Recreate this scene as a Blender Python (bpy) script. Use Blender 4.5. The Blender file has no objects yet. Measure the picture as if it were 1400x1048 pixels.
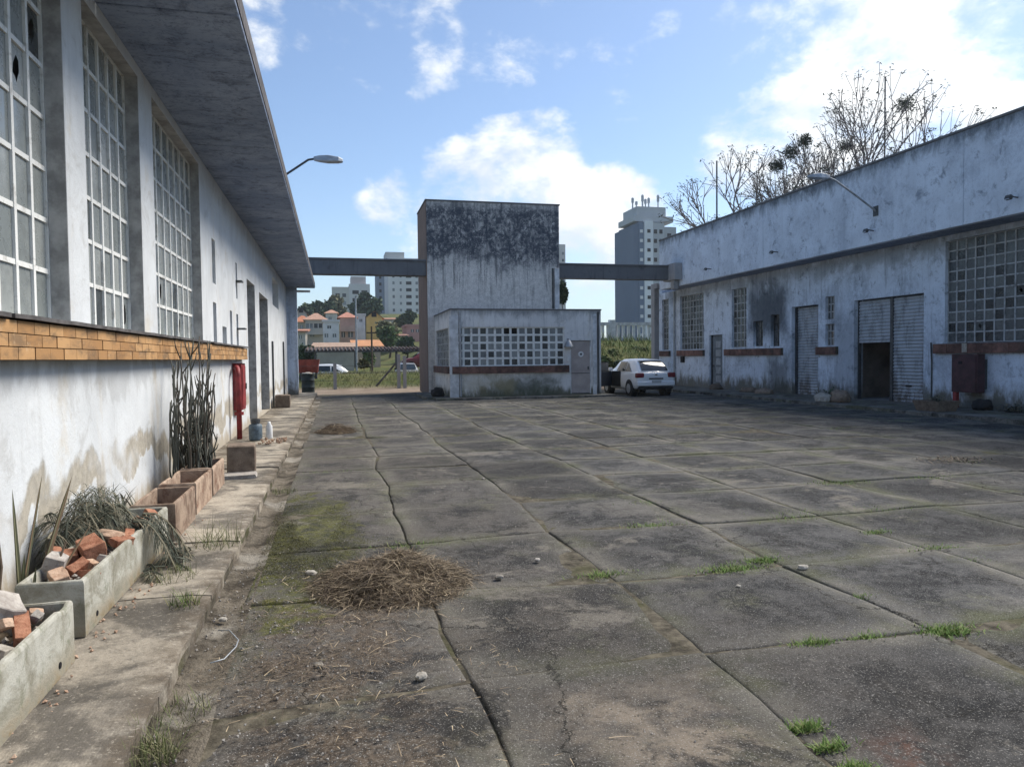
import bpy, math, random
from mathutils import Vector, Matrix, noise as mn
R = math.radians
rnd = random.Random(7)
SC = bpy.context.scene
COL = SC.collection

# ------------------------------------------------------------------ camera
cam_d = bpy.data.cameras.new('camera'); cam = bpy.data.objects.new('camera', cam_d); COL.objects.link(cam)
cam_d.sensor_width = 36.0; cam_d.lens = 36.0 * 1000.0 / 1400.0
cam_d.clip_start = 0.05; cam_d.clip_end = 3000
YAW, PITCH, ROLL = R(13.6), R(2.04), R(0.63)
_f = Vector((math.sin(YAW)*math.cos(PITCH), math.cos(YAW)*math.cos(PITCH), -math.sin(PITCH)))
_r = Vector((math.cos(YAW), -math.sin(YAW), 0)); _u = _r.cross(_f)
_r2 = _r*math.cos(ROLL) - _u*math.sin(ROLL); _u2 = _r*math.sin(ROLL) + _u*math.cos(ROLL)
cam.matrix_world = Matrix(((_r2.x, _u2.x, -_f.x, 0), (_r2.y, _u2.y, -_f.y, 0), (_r2.z, _u2.z, -_f.z, 1.6), (0, 0, 0, 1)))
SC.camera = cam

# ------------------------------------------------------------------ sun, sky, exposure
SUN_EL, SUN_AZ = R(48), R(68)            # azimuth from +Y towards +X
sdir = Vector((math.sin(SUN_AZ)*math.cos(SUN_EL), math.cos(SUN_AZ)*math.cos(SUN_EL), math.sin(SUN_EL)))
sl = bpy.data.lights.new('sun', 'SUN'); sl.energy = 2.8; sl.angle = R(32); sl.color = (1.0, 0.94, 0.84)
so = bpy.data.objects.new('sun', sl); COL.objects.link(so); so.location = (30, 10, 40)
so.rotation_euler = sdir.to_track_quat('Z', 'Y').to_euler()
vs = SC.view_settings
vs.view_transform = 'Standard'; vs.look = 'None'; vs.gamma = 1.0; vs.use_curve_mapping = False
vs.exposure = 1.0

wd = bpy.data.worlds.new('World'); SC.world = wd; wd.use_nodes = True
wt = wd.node_tree; wt.nodes.clear()
def WN(t, **k):
    n = wt.nodes.new(t)
    for a, b in k.items(): setattr(n, a, b)
    return n
def WL(a, b): wt.links.new(a, b)
def wmath(op, a, b=None, c=None):
    n = WN('ShaderNodeMath', operation=op)
    for i, v in enumerate((a, b, c)):
        if v is None: continue
        if isinstance(v, (int, float)): n.inputs[i].default_value = v
        else: WL(v, n.inputs[i])
    return n.outputs[0]
def wmapr(v, a, b, c, d, sm=True):
    n = WN('ShaderNodeMapRange'); n.interpolation_type = 'SMOOTHSTEP' if sm else 'LINEAR'
    WL(v, n.inputs[0])
    for i, q in enumerate((a, b, c, d)): n.inputs[1+i].default_value = q
    return n.outputs[0]
sky = WN('ShaderNodeTexSky', sky_type='NISHITA'); sky.sun_disc = False
sky.sun_elevation = SUN_EL; sky.sun_rotation = SUN_AZ
sky.air_density = 1.0; sky.dust_density = 0.9; sky.ozone_density = 2.2; sky.altitude = 600
tc = WN('ShaderNodeTexCoord'); dirv = tc.outputs['Generated']
sep = WN('ShaderNodeSeparateXYZ'); WL(dirv, sep.inputs[0])
# cloud banks stand in fixed directions of the sky; noise breaks them up, and loose clouds go on all round
BANKS = [(0.669, 0.655, 0.352, 7, 13, 1.0), (0.604, 0.742, 0.292, 4, 8.5, 0.95), (0.722, 0.641, 0.259, 4, 9, 0.95), (0.512, 0.777, 0.366, 2, 6, 0.6), (0.517, 0.816, 0.257, 2.5, 6, 0.8), (0.26, 0.939, 0.225, 3, 6.5, 0.95), (0.176, 0.963, 0.203, 3, 6, 0.9), (0.363, 0.914, 0.181, 3, 6.5, 0.95), (0.291, 0.944, 0.154, 4, 7, 0.9), (0.081, 0.979, 0.188, 0.32000000000000006, 4.199999999999999, 0.68), (0.232, 0.882, 0.41, 0.6000000000000001, 6.0, 0.58), (0.109, 0.899, 0.425, 0.6000000000000001, 6.0, 0.56), (0.336, 0.868, 0.365, 0.48, 4.800000000000001, 0.56), (0.37, 0.833, 0.411, 0.48, 4.5, 0.5), (-0.07, 0.915, 0.396, 0.48, 5.4, 0.64), (0.027, 0.922, 0.387, 0.4, 4.199999999999999, 0.54), (0.398, 0.864, 0.31, 0.16000000000000003, 2.0999999999999996, 0.4), (0.148, 0.892, 0.426, 0.4, 4.5, 0.48)]
wq = WN('ShaderNodeTexNoise'); WL(dirv, wq.inputs['Vector']); wq.inputs['Scale'].default_value = 7.0; wq.inputs['Detail'].default_value = 4
wv1 = WN('ShaderNodeVectorMath', operation='SUBTRACT'); WL(wq.outputs['Color'], wv1.inputs[0]); wv1.inputs[1].default_value = (0.5, 0.5, 0.5)
wv2 = WN('ShaderNodeVectorMath', operation='SCALE'); WL(wv1.outputs[0], wv2.inputs[0]); wv2.inputs['Scale'].default_value = 0.16
wv3 = WN('ShaderNodeVectorMath', operation='ADD'); WL(dirv, wv3.inputs[0]); WL(wv2.outputs[0], wv3.inputs[1])
wv4 = WN('ShaderNodeVectorMath', operation='NORMALIZE'); WL(wv3.outputs[0], wv4.inputs[0])
cov = None
for (bx, by, bz, inner, outer, amp) in BANKS:
    dt = WN('ShaderNodeVectorMath', operation='DOT_PRODUCT'); WL(wv4.outputs[0], dt.inputs[0]); dt.inputs[1].default_value = (bx, by, bz)
    m = wmapr(dt.outputs['Value'], math.cos(R(outer)), math.cos(R(inner)), 0, amp)
    cov = m if cov is None else wmath('MAXIMUM', cov, m)
mp = WN('ShaderNodeMapping'); WL(dirv, mp.inputs[0]); mp.inputs['Scale'].default_value = (1, 1, 1.7)
def wnoise(scale, detail, rough, dist=0.0, vec=None):
    n = WN('ShaderNodeTexNoise'); WL(vec or mp.outputs[0], n.inputs['Vector'])
    n.inputs['Scale'].default_value = scale; n.inputs['Detail'].default_value = detail
    n.inputs['Roughness'].default_value = rough; n.inputs['Distortion'].default_value = dist
    return n.outputs['Fac']
n1 = wnoise(5.8, 10, 0.62, 0.15); n2 = wnoise(17.0, 7, 0.64, 0.2); n3 = wnoise(2.1, 3, 0.5)
v = wmath('ADD', wmath('MULTIPLY', n1, 0.68), wmath('MULTIPLY', n2, 0.32))
v = wmath('ADD', v, wmath('MULTIPLY', wmath('SUBTRACT', n3, 0.5), 0.25))
v = wmath('ADD', v, wmath('MULTIPLY', cov, 0.255))
dens = wmapr(v, 0.595, 0.79, 0, 0.98)
hz = wmapr(sep.outputs['Z'], 0.0, 0.20, 0.42, 0.0)          # milky air low over the horizon
mp2 = WN('ShaderNodeMapping'); WL(dirv, mp2.inputs[0]); mp2.inputs['Scale'].default_value = (1, 1, 1.7)
mp2.inputs['Location'].default_value = (sdir.x*0.05, sdir.y*0.05, sdir.z*0.08)
n4 = wnoise(5.8, 10, 0.62, 0.15, mp2.outputs[0])
shade = wmapr(wmath('SUBTRACT', n4, n1), -0.14, 0.10, 1.0, 0.35)
ccol = WN('ShaderNodeMixRGB'); WL(shade, ccol.inputs[0])
ccol.inputs[1].default_value = (4.0, 4.5, 5.1, 1); ccol.inputs[2].default_value = (6.6, 6.7, 6.7, 1)
mh = WN('ShaderNodeMixRGB'); WL(hz, mh.inputs[0]); WL(sky.outputs[0], mh.inputs[1]); mh.inputs[2].default_value = (3.0, 4.0, 4.6, 1)
mc = WN('ShaderNodeMixRGB'); WL(dens, mc.inputs[0]); WL(mh.outputs[0], mc.inputs[1])
sd_ = WN('ShaderNodeVectorMath', operation='DOT_PRODUCT'); WL(dirv, sd_.inputs[0]); sd_.inputs[1].default_value = tuple(sdir)
glow = wmapr(sd_.outputs['Value'], 0.6, 1.0, 1.0, 1.3)            # clouds near the veiled sun are lit through
cb = WN('ShaderNodeVectorMath', operation='SCALE'); WL(ccol.outputs[0], cb.inputs[0]); WL(glow, cb.inputs['Scale'])
WL(cb.outputs[0], mc.inputs[2])
bg = WN('ShaderNodeBackground'); bg.inputs['Strength'].default_value = 0.089
WL(mc.outputs[0], bg.inputs['Color'])
wo = WN('ShaderNodeOutputWorld'); WL(bg.outputs[0], wo.inputs['Surface'])

# ------------------------------------------------------------------ material helpers
class NM:
    def __init__(s, name, rough=0.85, spec=0.3, metal=0.0):
        s.m = bpy.data.materials.new(name); s.m.use_nodes = True
        s.t = s.m.node_tree; s.p = s.t.nodes['Principled BSDF']
        s.p.inputs['Roughness'].default_value = rough; s.p.inputs['Specular IOR Level'].default_value = spec
        s.p.inputs['Metallic'].default_value = metal
        s._pos = None
    def n(s, t, **k):
        q = s.t.nodes.new(t)
        for a, b in k.items(): setattr(q, a, b)
        return q
    def l(s, a, b): s.t.links.new(a, b)
    def put(s, sock, v):
        if isinstance(v, (int, float)): sock.default_value = v
        elif isinstance(v, tuple): sock.default_value = (v + (1,)) if len(v) == 3 and len(sock.default_value) == 4 else v
        else: s.l(v, sock)
    def pos(s):
        if s._pos is None: s._pos = s.n('ShaderNodeNewGeometry')
        return s._pos.outputs['Position']
    def xyz(s, v=None):
        q = s.n('ShaderNodeSeparateXYZ'); s.l(v or s.pos(), q.inputs[0]); return q.outputs
    def vec(s, sc=(1, 1, 1), loc=(0, 0, 0), v=None):
        q = s.n('ShaderNodeMapping'); s.l(v or s.pos(), q.inputs[0])
        q.inputs['Scale'].default_value = sc; q.inputs['Location'].default_value = loc; return q.outputs[0]
    def noise(s, scale, detail=5, rough=0.6, dist=0.0, v=None):
        q = s.n('ShaderNodeTexNoise'); s.l(v or s.pos(), q.inputs['Vector'])
        q.inputs['Scale'].default_value = scale; q.inputs['Detail'].default_value = detail
        q.inputs['Roughness'].default_value = rough; q.inputs['Distortion'].default_value = dist
        return q.outputs['Fac']
    def vor(s, scale, feat='F1', v=None, out='Distance'):
        q = s.n('ShaderNodeTexVoronoi', feature=feat); s.l(v or s.pos(), q.inputs['Vector'])
        q.inputs['Scale'].default_value = scale; return q.outputs[out]
    def math(s, op, a, b=0.0, c=None):
        q = s.n('ShaderNodeMath', operation=op); s.put(q.inputs[0], a); s.put(q.inputs[1], b)
        if c is not None: s.put(q.inputs[2], c)
        return q.outputs[0]
    def mr(s, v, a, b, c=0.0, d=1.0, sm=True):
        q = s.n('ShaderNodeMapRange'); q.interpolation_type = 'SMOOTHSTEP' if sm else 'LINEAR'
        s.put(q.inputs[0], v)
        for i, w in enumerate((a, b, c, d)): s.put(q.inputs[1+i], w)
        return q.outputs[0]
    def mix(s, f, a, b, blend='MIX'):
        q = s.n('ShaderNodeMixRGB', blend_type=blend); s.put(q.inputs[0], f); s.put(q.inputs[1], a); s.put(q.inputs[2], b)
        return q.outputs[0]
    def objrand(s): return s.n('ShaderNodeObjectInfo').outputs['Random']
    def island(s): return s.n('ShaderNodeNewGeometry').outputs['Random Per Island']
    def attr(s, name): return s.n('ShaderNodeAttribute', attribute_name=name).outputs['Fac']
    def val(s, c, f):   # colour * value
        q = s.n('ShaderNodeHueSaturation'); s.put(q.inputs['Color'], c); s.put(q.inputs['Value'], f); return q.outputs[0]
    def col(s, c): s.put(s.p.inputs['Base Color'], c); return s
    def rough(s, v): s.put(s.p.inputs['Roughness'], v); return s
    def bump(s, h, strength=0.4, dist=0.02):
        q = s.n('ShaderNodeBump'); q.inputs['Strength'].default_value = strength; q.inputs['Distance'].default_value = dist
        s.put(q.inputs['Height'], h); s.l(q.outputs[0], s.p.inputs['Normal']); return s
    def box(s, x0, x1, y0, y1, soft, wob=0.0, scale=3.0):   # soft mask of a ground patch with a ragged edge
        o = s.xyz(); nz = s.math('MULTIPLY', s.math('SUBTRACT', s.noise(scale, 5, 0.65), 0.5), wob)
        a = s.math('SUBTRACT', s.math('ABSOLUTE', s.math('SUBTRACT', o[0], (x0+x1)/2)), (x1-x0)/2)
        b = s.math('SUBTRACT', s.math('ABSOLUTE', s.math('SUBTRACT', o[1], (y0+y1)/2)), (y1-y0)/2)
        d = s.math('ADD', s.math('MAXIMUM', a, b), nz)
        return s.mr(d, 0.0, -soft, 0, 1)

def flat(name, c, rough=0.8, spec=0.3, metal=0.0, var=0.12, scale=6.0, bump=0.0):
    m = NM(name, rough, spec, metal)
    f = m.mr(m.noise(scale, 6, 0.65), 0.3, 0.7, 1-var, 1+var)
    m.col(m.val(c, f))
    if bump: m.bump(m.noise(scale*4, 5, 0.6), bump, 0.01)
    return m.m

def plaster(name, base, dark=(0.07, 0.08, 0.09), dirt=(0.22, 0.18, 0.12), streak=0.5, blot=0.45, foot=0.6, footh=0.5, z0=0.1,
            topd=None, seed=0.0, axis='Y', peel=None, warm=None, spots=(), grime=0.0):
    m = NM(name, 0.9, 0.2)
    o = m.xyz(); z = o[2]
    off = (seed, seed*0.7, seed*0.3)
    c = m.mix(m.mr(m.noise(1.3, 6, 0.6, 0.2, m.vec(loc=off)), 0.3, 0.7), tuple(b*0.84 for b in base), base)
    # rain streaks: noise squeezed sideways, stretched down the wall
    st = m.noise(1.0, 6, 0.7, 0.3, m.vec((5.5, 5.5, 0.45), off))
    c = m.mix(m.math('MULTIPLY', m.mr(st, 0.52, 0.74), streak), c, dark)
    bl = m.noise(2.4, 9, 0.74, 0.5, m.vec(loc=(seed+4, seed, 2)))
    c = m.mix(m.math('MULTIPLY', m.mr(bl, 0.53, 0.68), blot), c, dark)
    fine = m.noise(26, 6, 0.75, 0.3)
    c = m.mix(m.math('MULTIPLY', m.mr(fine, 0.56, 0.72), blot*0.8), c, dark)
    if warm:   # rust and clay coloured washes
        w = m.noise(1.1, 6, 0.7, 0.4, m.vec((1.6, 1.6, 0.8), (seed+9, 3, 1)))
        c = m.mix(m.math('MULTIPLY', m.mr(w, 0.54, 0.72), warm[3]), c, warm[:3])
    # splash-back dirt along the foot of the wall, ragged upper edge
    hgt = m.math('ADD', z, m.math('MULTIPLY', m.math('SUBTRACT', m.noise(2.2, 7, 0.7, 0.4, m.vec((1.3, 1.3, 0.5), off)), 0.5), footh*2.6))
    c = m.mix(m.math('MULTIPLY', m.mr(hgt, z0+footh, z0+footh*0.2), foot), c, dirt)
    if topd:   # mildew that has crept down from the parapet
        zt, zd, amt, tc_ = topd
        ht = m.math('ADD', z, m.math('MULTIPLY', m.math('SUBTRACT', m.noise(1.6, 9, 0.78, 0.5, m.vec((1.2, 1.2, 0.6), off)), 0.5), zd*1.9))
        c = m.mix(m.math('MULTIPLY', m.mr(ht, zt-zd, zt-zd*0.25), amt), c, tc_)
    if grime:
        gr = m.math('ADD', m.math('MULTIPLY', m.noise(0.75, 8, 0.72, 0.6, m.vec((1, 1, 0.8), (seed+3, 8, 2))), 0.6), m.math('MULTIPLY', m.noise(9, 8, 0.78, 0.5), 0.4))
        c = m.mix(m.math('MULTIPLY', m.mr(gr, 0.46, 0.60), grime), c, tuple(q*1.3 for q in dark))
    for (a0, a1, b0, b1, soft, amt, sc) in spots:   # mould and stain patches of ragged shape, plus darker bands under ledge and soffit
        wn = m.math('MULTIPLY', m.math('SUBTRACT', m.noise(1.7, 7, 0.7, 0.4, m.vec((1, 1, 0.6), off)), 0.5), 1.6)
        da = m.math('SUBTRACT', m.math('ABSOLUTE', m.math('SUBTRACT', o[1] if axis == 'Y' else o[0], (a0+a1)/2)), (a1-a0)/2)
        db = m.math('SUBTRACT', m.math('ABSOLUTE', m.math('SUBTRACT', z, (b0+b1)/2)), (b1-b0)/2)
        c = m.mix(m.math('MULTIPLY', m.mr(m.math('ADD', m.math('MAXIMUM', da, db), wn), soft, -soft), amt), c, sc)
    h = m.math('ADD', fine, m.math('MULTIPLY', bl, 1.5))
    if peel:   # flaked paint: a band of bare render above the foot
        pz, pw, pc = peel
        e = m.math('ADD', z, m.math('MULTIPLY', m.math('SUBTRACT', m.noise(1.15, 4, 0.5, 0.8, m.vec((1, 1, 0.6), (seed+2, 5, 0))), 0.5), 1.5))
        e = m.math('ADD', e, m.math('MULTIPLY', m.math('SUBTRACT', m.noise(9, 6, 0.7, 0.3), 0.5), 0.16))
        band = m.math('MULTIPLY', m.mr(e, pz-pw, pz-pw+0.05), m.mr(e, pz+pw, pz+pw-0.12))
        brk = m.mr(m.noise(0.8, 4, 0.5, 0, m.vec(loc=(3, seed+1, 2))), 0.33, 0.44)
        band = m.math('MULTIPLY', m.math('MULTIPLY', band, brk), m.mr(m.noise(5, 6, 0.7, 0, m.vec(loc=(1, 2, 8))), 0.26, 0.42, 0.6, 1.0))
        pc = m.mix(m.mr(m.noise(14, 6, 0.7), 0.35, 0.65), tuple(q*0.8 for q in pc), tuple(min(1, q*1.15) for q in pc))
        c = m.mix(m.math('MULTIPLY', band, 0.85), c, pc)
        h = m.math('SUBTRACT', h, m.math('MULTIPLY', band, 1.2))
    m.col(c).bump(h, 0.35, 0.012)
    return m.m

# ------------------------------------------------------------------ mesh helpers
class MB:
    def __init__(s): s.v = []; s.f = []
    def add(s, vs_, fs):
        b = len(s.v); s.v += [tuple(q) for q in vs_]; s.f += [tuple(b+i for i in q) for q in fs]; return s
    def box(s, x0, y0, z0, x1, y1, z1):
        if x0 > x1: x0, x1 = x1, x0
        if y0 > y1: y0, y1 = y1, y0
        if z0 > z1: z0, z1 = z1, z0
        return s.add([(x0,y0,z0),(x1,y0,z0),(x1,y1,z0),(x0,y1,z0),(x0,y0,z1),(x1,y0,z1),(x1,y1,z1),(x0,y1,z1)],
                     [(0,3,2,1),(4,5,6,7),(0,1,5,4),(1,2,6,5),(2,3,7,6),(3,0,4,7)])
    def obox(s, c, size, rot):
        M = rot.to_matrix() if hasattr(rot, 'to_matrix') else rot
        a, b, d = (q/2 for q in size); c = Vector(c)
        pts = [c + M @ Vector(p) for p in ((-a,-b,-d),(a,-b,-d),(a,b,-d),(-a,b,-d),(-a,-b,d),(a,-b,d),(a,b,d),(-a,b,d))]
        return s.add(pts, [(0,3,2,1),(4,5,6,7),(0,1,5,4),(1,2,6,5),(2,3,7,6),(3,0,4,7)])
    def tube(s, pts, rad, n=6, cap=True):
        pts = [Vector(p) for p in pts]; k = len(pts)
        rs = rad if isinstance(rad, (list, tuple)) else [rad]*k
        b = len(s.v); up = None
        for i, p in enumerate(pts):
            d = (pts[min(i+1, k-1)] - pts[max(i-1, 0)])
            d = d.normalized() if d.length > 1e-9 else Vector((0, 0, 1))
            if up is None: up = Vector((1, 0, 0)) if abs(d.x) < 0.8 else Vector((0, 1, 0))
            a = d.cross(up); a = a.normalized() if a.length > 1e-6 else d.orthogonal().normalized()
            c = d.cross(a); up = a.cross(d) if False else up
            for j in range(n):
                t = 2*math.pi*j/n
                s.v.append(tuple(p + (a*math.cos(t) + c*math.sin(t))*rs[i]))
        for i in range(k-1):
            for j in range(n):
                q = b+i*n+j; w = b+i*n+(j+1) % n
                s.f.append((q, w, w+n, q+n))
        if cap:
            s.f.append(tuple(b+j for j in range(n))[::-1]); s.f.append(tuple(b+(k-1)*n+j for j in range(n)))
        return s
    def lathe(s, cx, cy, prof, n=20):
        b = len(s.v)
        for r, z in prof:
            for j in range(n):
                t = 2*math.pi*j/n; s.v.append((cx+r*math.cos(t), cy+r*math.sin(t), z))
        for i in range(len(prof)-1):
            for j in range(n):
                q = b+i*n+j; w = b+i*n+(j+1) % n; s.f.append((q, w, w+n, q+n))
        s.f.append(tuple(b+j for j in range(n))[::-1]); s.f.append(tuple(b+(len(prof)-1)*n+j for j in range(n)))
        return s
    def blade(s, p, d, w, n=3, droop=0.3, side=None):
        p = Vector(p); d = Vector(d); L = d.length
        sd = side or Vector((-d.y, d.x, 0)); sd = sd.normalized() if sd.length > 1e-6 else Vector((1, 0, 0))
        b = len(s.v)
        for i in range(n):
            t = i/n; q = p + d*t + Vector((0, 0, -droop*L*t*t)); ww = w*(1-t*0.75)/2
            s.v += [tuple(q-sd*ww), tuple(q+sd*ww)]
        s.v.append(tuple(p+d+Vector((0, 0, -droop*L))))
        for i in range(n-1): s.f.append((b+2*i, b+2*i+1, b+2*i+3, b+2*i+2))
        s.f.append((b+2*n-2, b+2*n-1, b+2*n)); return s
    def mesh(s, name, mat, smooth=False):
        me = bpy.data.meshes.new(name); me.from_pydata(s.v, [], s.f); me.update()
        if mat: me.materials.append(mat)
        if smooth:
            me.polygons.foreach_set('use_smooth', [True]*len(me.polygons))
        return me
    def build(s, name, mat, parent=None, smooth=False, bevel=0.0, seg=2):
        o = bpy.data.objects.new(name, s.mesh(name, mat, smooth)); COL.objects.link(o)
        if bevel:
            b = o.modifiers.new('bevel', 'BEVEL'); b.width = bevel; b.segments = seg; b.limit_method = 'ANGLE'
        if parent: child(o, parent)
        return o
def pw(p):
    return (pw(p.parent) @ p.matrix_parent_inverse @ p.matrix_basis) if p.parent else p.matrix_basis.copy()
def child(o, parent):
    """parent o and keep its own coordinates in the world frame"""
    o.parent = parent; o.matrix_parent_inverse = pw(parent).inverted(); return o
def tag(o, label=None, cat=None, group=None, kind=None):
    if label: o['label'] = label
    if cat: o['category'] = cat
    if group: o['group'] = group
    if kind: o['kind'] = kind
    return o
def thing(name, loc, label, cat, group=None):
    e = bpy.data.objects.new(name, None); COL.objects.link(e); e.location = loc; e.empty_display_size = 0.2
    return tag(e, label, cat, group)
def place(name, me, parent, loc, rot=None, scale=None):
    """a piece that shares mesh data, put at a world position under its parent"""
    o = bpy.data.objects.new(name, me); COL.objects.link(o)
    o.location = Vector(loc); child(o, parent)
    if rot is not None: o.rotation_euler = rot
    if scale is not None: o.scale = scale
    return o

def wall_mesh(axis, front, back, u0, u1, z0, z1, holes):
    """solid wall with openings. axis 'X': plane x=front, u runs along y; axis 'Y': plane y=front, u runs along x"""
    us = sorted({u0, u1} | {h[0] for h in holes} | {h[1] for h in holes}); zs = sorted({z0, z1} | {h[2] for h in holes} | {h[3] for h in holes})
    nu, nz = len(us)-1, len(zs)-1
    def solid(i, j):
        if i < 0 or j < 0 or i >= nu or j >= nz: return False
        uc, zc = (us[i]+us[i+1])/2, (zs[j]+zs[j+1])/2
        return not any(h[0] < uc < h[1] and h[2] < zc < h[3] for h in holes)
    mb = MB(); P = (lambda d, u, z: (d, u, z)) if axis == 'X' else (lambda d, u, z: (u, d, z))
    flip = (axis == 'X') == (front > back)
    def q(a, b, c, d): mb.add([a, b, c, d], [(0, 1, 2, 3)])
    for i in range(nu):
        for j in range(nz):
            if not solid(i, j): continue
            a, b, c, d = us[i], us[i+1], zs[j], zs[j+1]
            q(P(front,a,c), P(front,b,c), P(front,b,d), P(front,a,d)); q(P(back,b,c), P(back,a,c), P(back,a,d), P(back,b,d))
            if not solid(i-1, j): q(P(front,a,c), P(front,a,d), P(back,a,d), P(back,a,c))
            if not solid(i+1, j): q(P(front,b,d), P(front,b,c), P(back,b,c), P(back,b,d))
            if not solid(i, j-1): q(P(front,b,c), P(front,a,c), P(back,a,c), P(back,b,c))
            if not solid(i, j+1): q(P(front,a,d), P(front,b,d), P(back,b,d), P(back,a,d))
    return mb

def grid_window(parent, axis, plane, u0, u1, z0, z1, nc, nr, bar, mbar, mpane, inward, thick_every=0, broken=(), depth=0.05, open_cells=()):
    """window part: frame mesh of crossing bars, every pane a child of its own"""
    mb = MB(); cu, cz = (u1-u0)/nc, (z1-z0)/nr
    def bx(ua, ub, za, zb, d0, d1):
        if axis == 'X': mb.box(plane+d0*inward, ua, za, plane+d1*inward, ub, zb)
        else: mb.box(ua, plane+d0*inward, za, ub, plane+d1*inward, zb)
    for i in range(nc+1):
        w = bar*(1.45 if thick_every and i % thick_every == 0 else 1.0)
        bx(max(u0, u0+i*cu-w/2), min(u1, u0+i*cu+w/2), z0, z1, 0.0, depth)
    for j in range(nr+1):
        w = bar*(1.3 if thick_every and j % thick_every == 0 else 0.9)
        bx(u0, u1, max(z0, z0+j*cz-w/2), min(z1, z0+j*cz+w/2), 0.006, depth-0.006)
    win = mb.build('window', mbar, parent)
    pm = MB()
    if axis == 'X': pm.box(-0.004, -cu/2+bar*0.3, -cz/2+bar*0.3, 0.004, cu/2-bar*0.3, cz/2-bar*0.3)
    else: pm.box(-cu/2+bar*0.3, -0.004, -cz/2+bar*0.3, cu/2-bar*0.3, 0.004, cz/2-bar*0.3)
    pme = pm.mesh('pane', mpane)
    # a pane with a jagged hole
    hb = MB(); a, b = cu/2-bar*0.3, cz/2-bar*0.3
    ring = []
    for k in range(9):
        t = 2*math.pi*k/9; rr = 0.4+0.5*rnd.random()
        ring.append((a*0.55*rr*math.cos(t), b*0.75*rr*math.sin(t)))
    outer = []
    for (x, y) in ring:
        s_ = min(a/max(abs(x), 1e-6), b/max(abs(y), 1e-6)); outer.append((x*s_, y*s_))
    vs_ = [((0.0, x, y) if axis == 'X' else (x, 0.0, y)) for x, y in ring+outer]
    hb.add(vs_, [(k, (k+1) % 9, 9+(k+1) % 9, 9+k) for k in range(9)])
    hme = hb.mesh('pane', mpane)
    for i in range(nc):
        for j in range(nr):
            if (i, j) in open_cells: continue
            uc, zc = u0+(i+0.5)*cu, z0+(j+0.5)*cz
            d = plane+inward*(depth*0.5)
            loc = (d, uc, zc) if axis == 'X' else (uc, d, zc)
            tl = (rnd.uniform(-0.012, 0.012), 0, rnd.uniform(-0.012, 0.012))
            place('pane', hme if (i, j) in broken else pme, win, loc, tl)
    return win

# ------------------------------------------------------------------ materials
M = {}
# yard slabs: old concrete gone black with lichen, paler and greener along the joints, clay and soil stains
m = NM('slab_concrete', 0.93, 0.2)
big = m.noise(0.45, 5, 0.6, 0.3); mid = m.noise(1.7, 9, 0.74, 0.5); lich = m.noise(7.5, 10, 0.8, 0.5); fin = m.noise(34, 6, 0.78); grain = m.noise(120, 3, 0.7)
ori = m.objrand(); e = m.attr('edge'); o = m.xyz()
c = m.mix(m.mr(m.math('ADD', m.math('MULTIPLY', mid, 0.5), m.math('MULTIPLY', lich, 0.5)), 0.43, 0.57), (0.011, 0.0115, 0.0125), (0.058, 0.057, 0.056))
c = m.mix(m.mr(m.math('ADD', m.math('MULTIPLY', big, 0.7), m.math('MULTIPLY', mid, 0.3)), 0.52, 0.62, 0, 0.55), c, (0.125, 0.115, 0.1))
c = m.val(c, m.mr(ori, 0, 1, 0.55, 1.6, False))
# edges: rubbed pale, dusty and partly green
ed = m.mr(m.math('ADD', e, m.math('MULTIPLY', m.math('SUBTRACT', m.math('ADD', m.math('MULTIPLY', mid, 0.6), m.math('MULTIPLY', lich, 0.4)), 0.5), 1.3)), 0.30, -0.10)
ecol = m.mix(m.mr(m.noise(0.9, 5, 0.6), 0.44, 0.6), (0.205, 0.19, 0.158), (0.115, 0.118, 0.066))
jm = m.mr(m.noise(0.38, 4, 0.6, 0.3, m.vec(loc=(2, 9, 0))), 0.36, 0.54, 0.4, 1.0)   # some joints are scoured pale, others as black as the slabs
c = m.mix(m.math('MULTIPLY', m.math('MULTIPLY', ed, jm), 0.8), c, ecol)
lft = m.mr(m.math('ADD', o[0], m.math('MULTIPLY', m.math('SUBTRACT', big, 0.5), 6.0)), 3.6, -0.2, 0, 1)                                   # foot traffic side, browner
c = m.mix(m.math('MULTIPLY', m.math('MULTIPLY', lft, m.mr(mid, 0.3, 0.62)), 0.55), c, (0.115, 0.098, 0.08))
soil = m.math('MULTIPLY', m.box(-0.75, 0.7, 2.0, 5.2, 0.5, 1.3, 1.6), m.mr(m.noise(3.4, 8, 0.74), 0.38, 0.56))
c = m.mix(m.math('MULTIPLY', soil, 0.85), c, m.mix(m.mr(fin, 0.4, 0.65), (0.04, 0.03, 0.021), (0.14, 0.104, 0.072)))
mx = m.math('DIVIDE', m.math('SUBTRACT', o[0], -0.34), 0.62); my = m.math('DIVIDE', m.math('SUBTRACT', o[1], 6.75), 2.3)
md = m.math('ADD', m.math('MULTIPLY', mx, mx), m.math('MULTIPLY', my, my))
mfb = m.math('ADD', m.math('MULTIPLY', m.noise(1.5, 9, 0.72, 0.6), 0.65), m.math('MULTIPLY', lich, 0.35))
moss = m.math('MULTIPLY', m.mr(m.math('SUBTRACT', mfb, m.math('MULTIPLY', md, 0.16)), 0.34, 0.44), m.mr(m.noise(11, 7, 0.75), 0.36, 0.5, 0.35, 1.0))
c = m.mix(m.math('MULTIPLY', moss, 0.95), c, m.mix(m.mr(lich, 0.38, 0.62), (0.018, 0.021, 0.008), (0.1, 0.1, 0.02)))
mo2 = m.math('MULTIPLY', m.mr(m.noise(0.9, 5, 0.6, 0, m.vec(loc=(31, 12, 0))), 0.57, 0.7), m.mr(lich, 0.42, 0.6))
c = m.mix(m.math('MULTIPLY', mo2, 0.55), c, (0.1, 0.1, 0.045))
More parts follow.
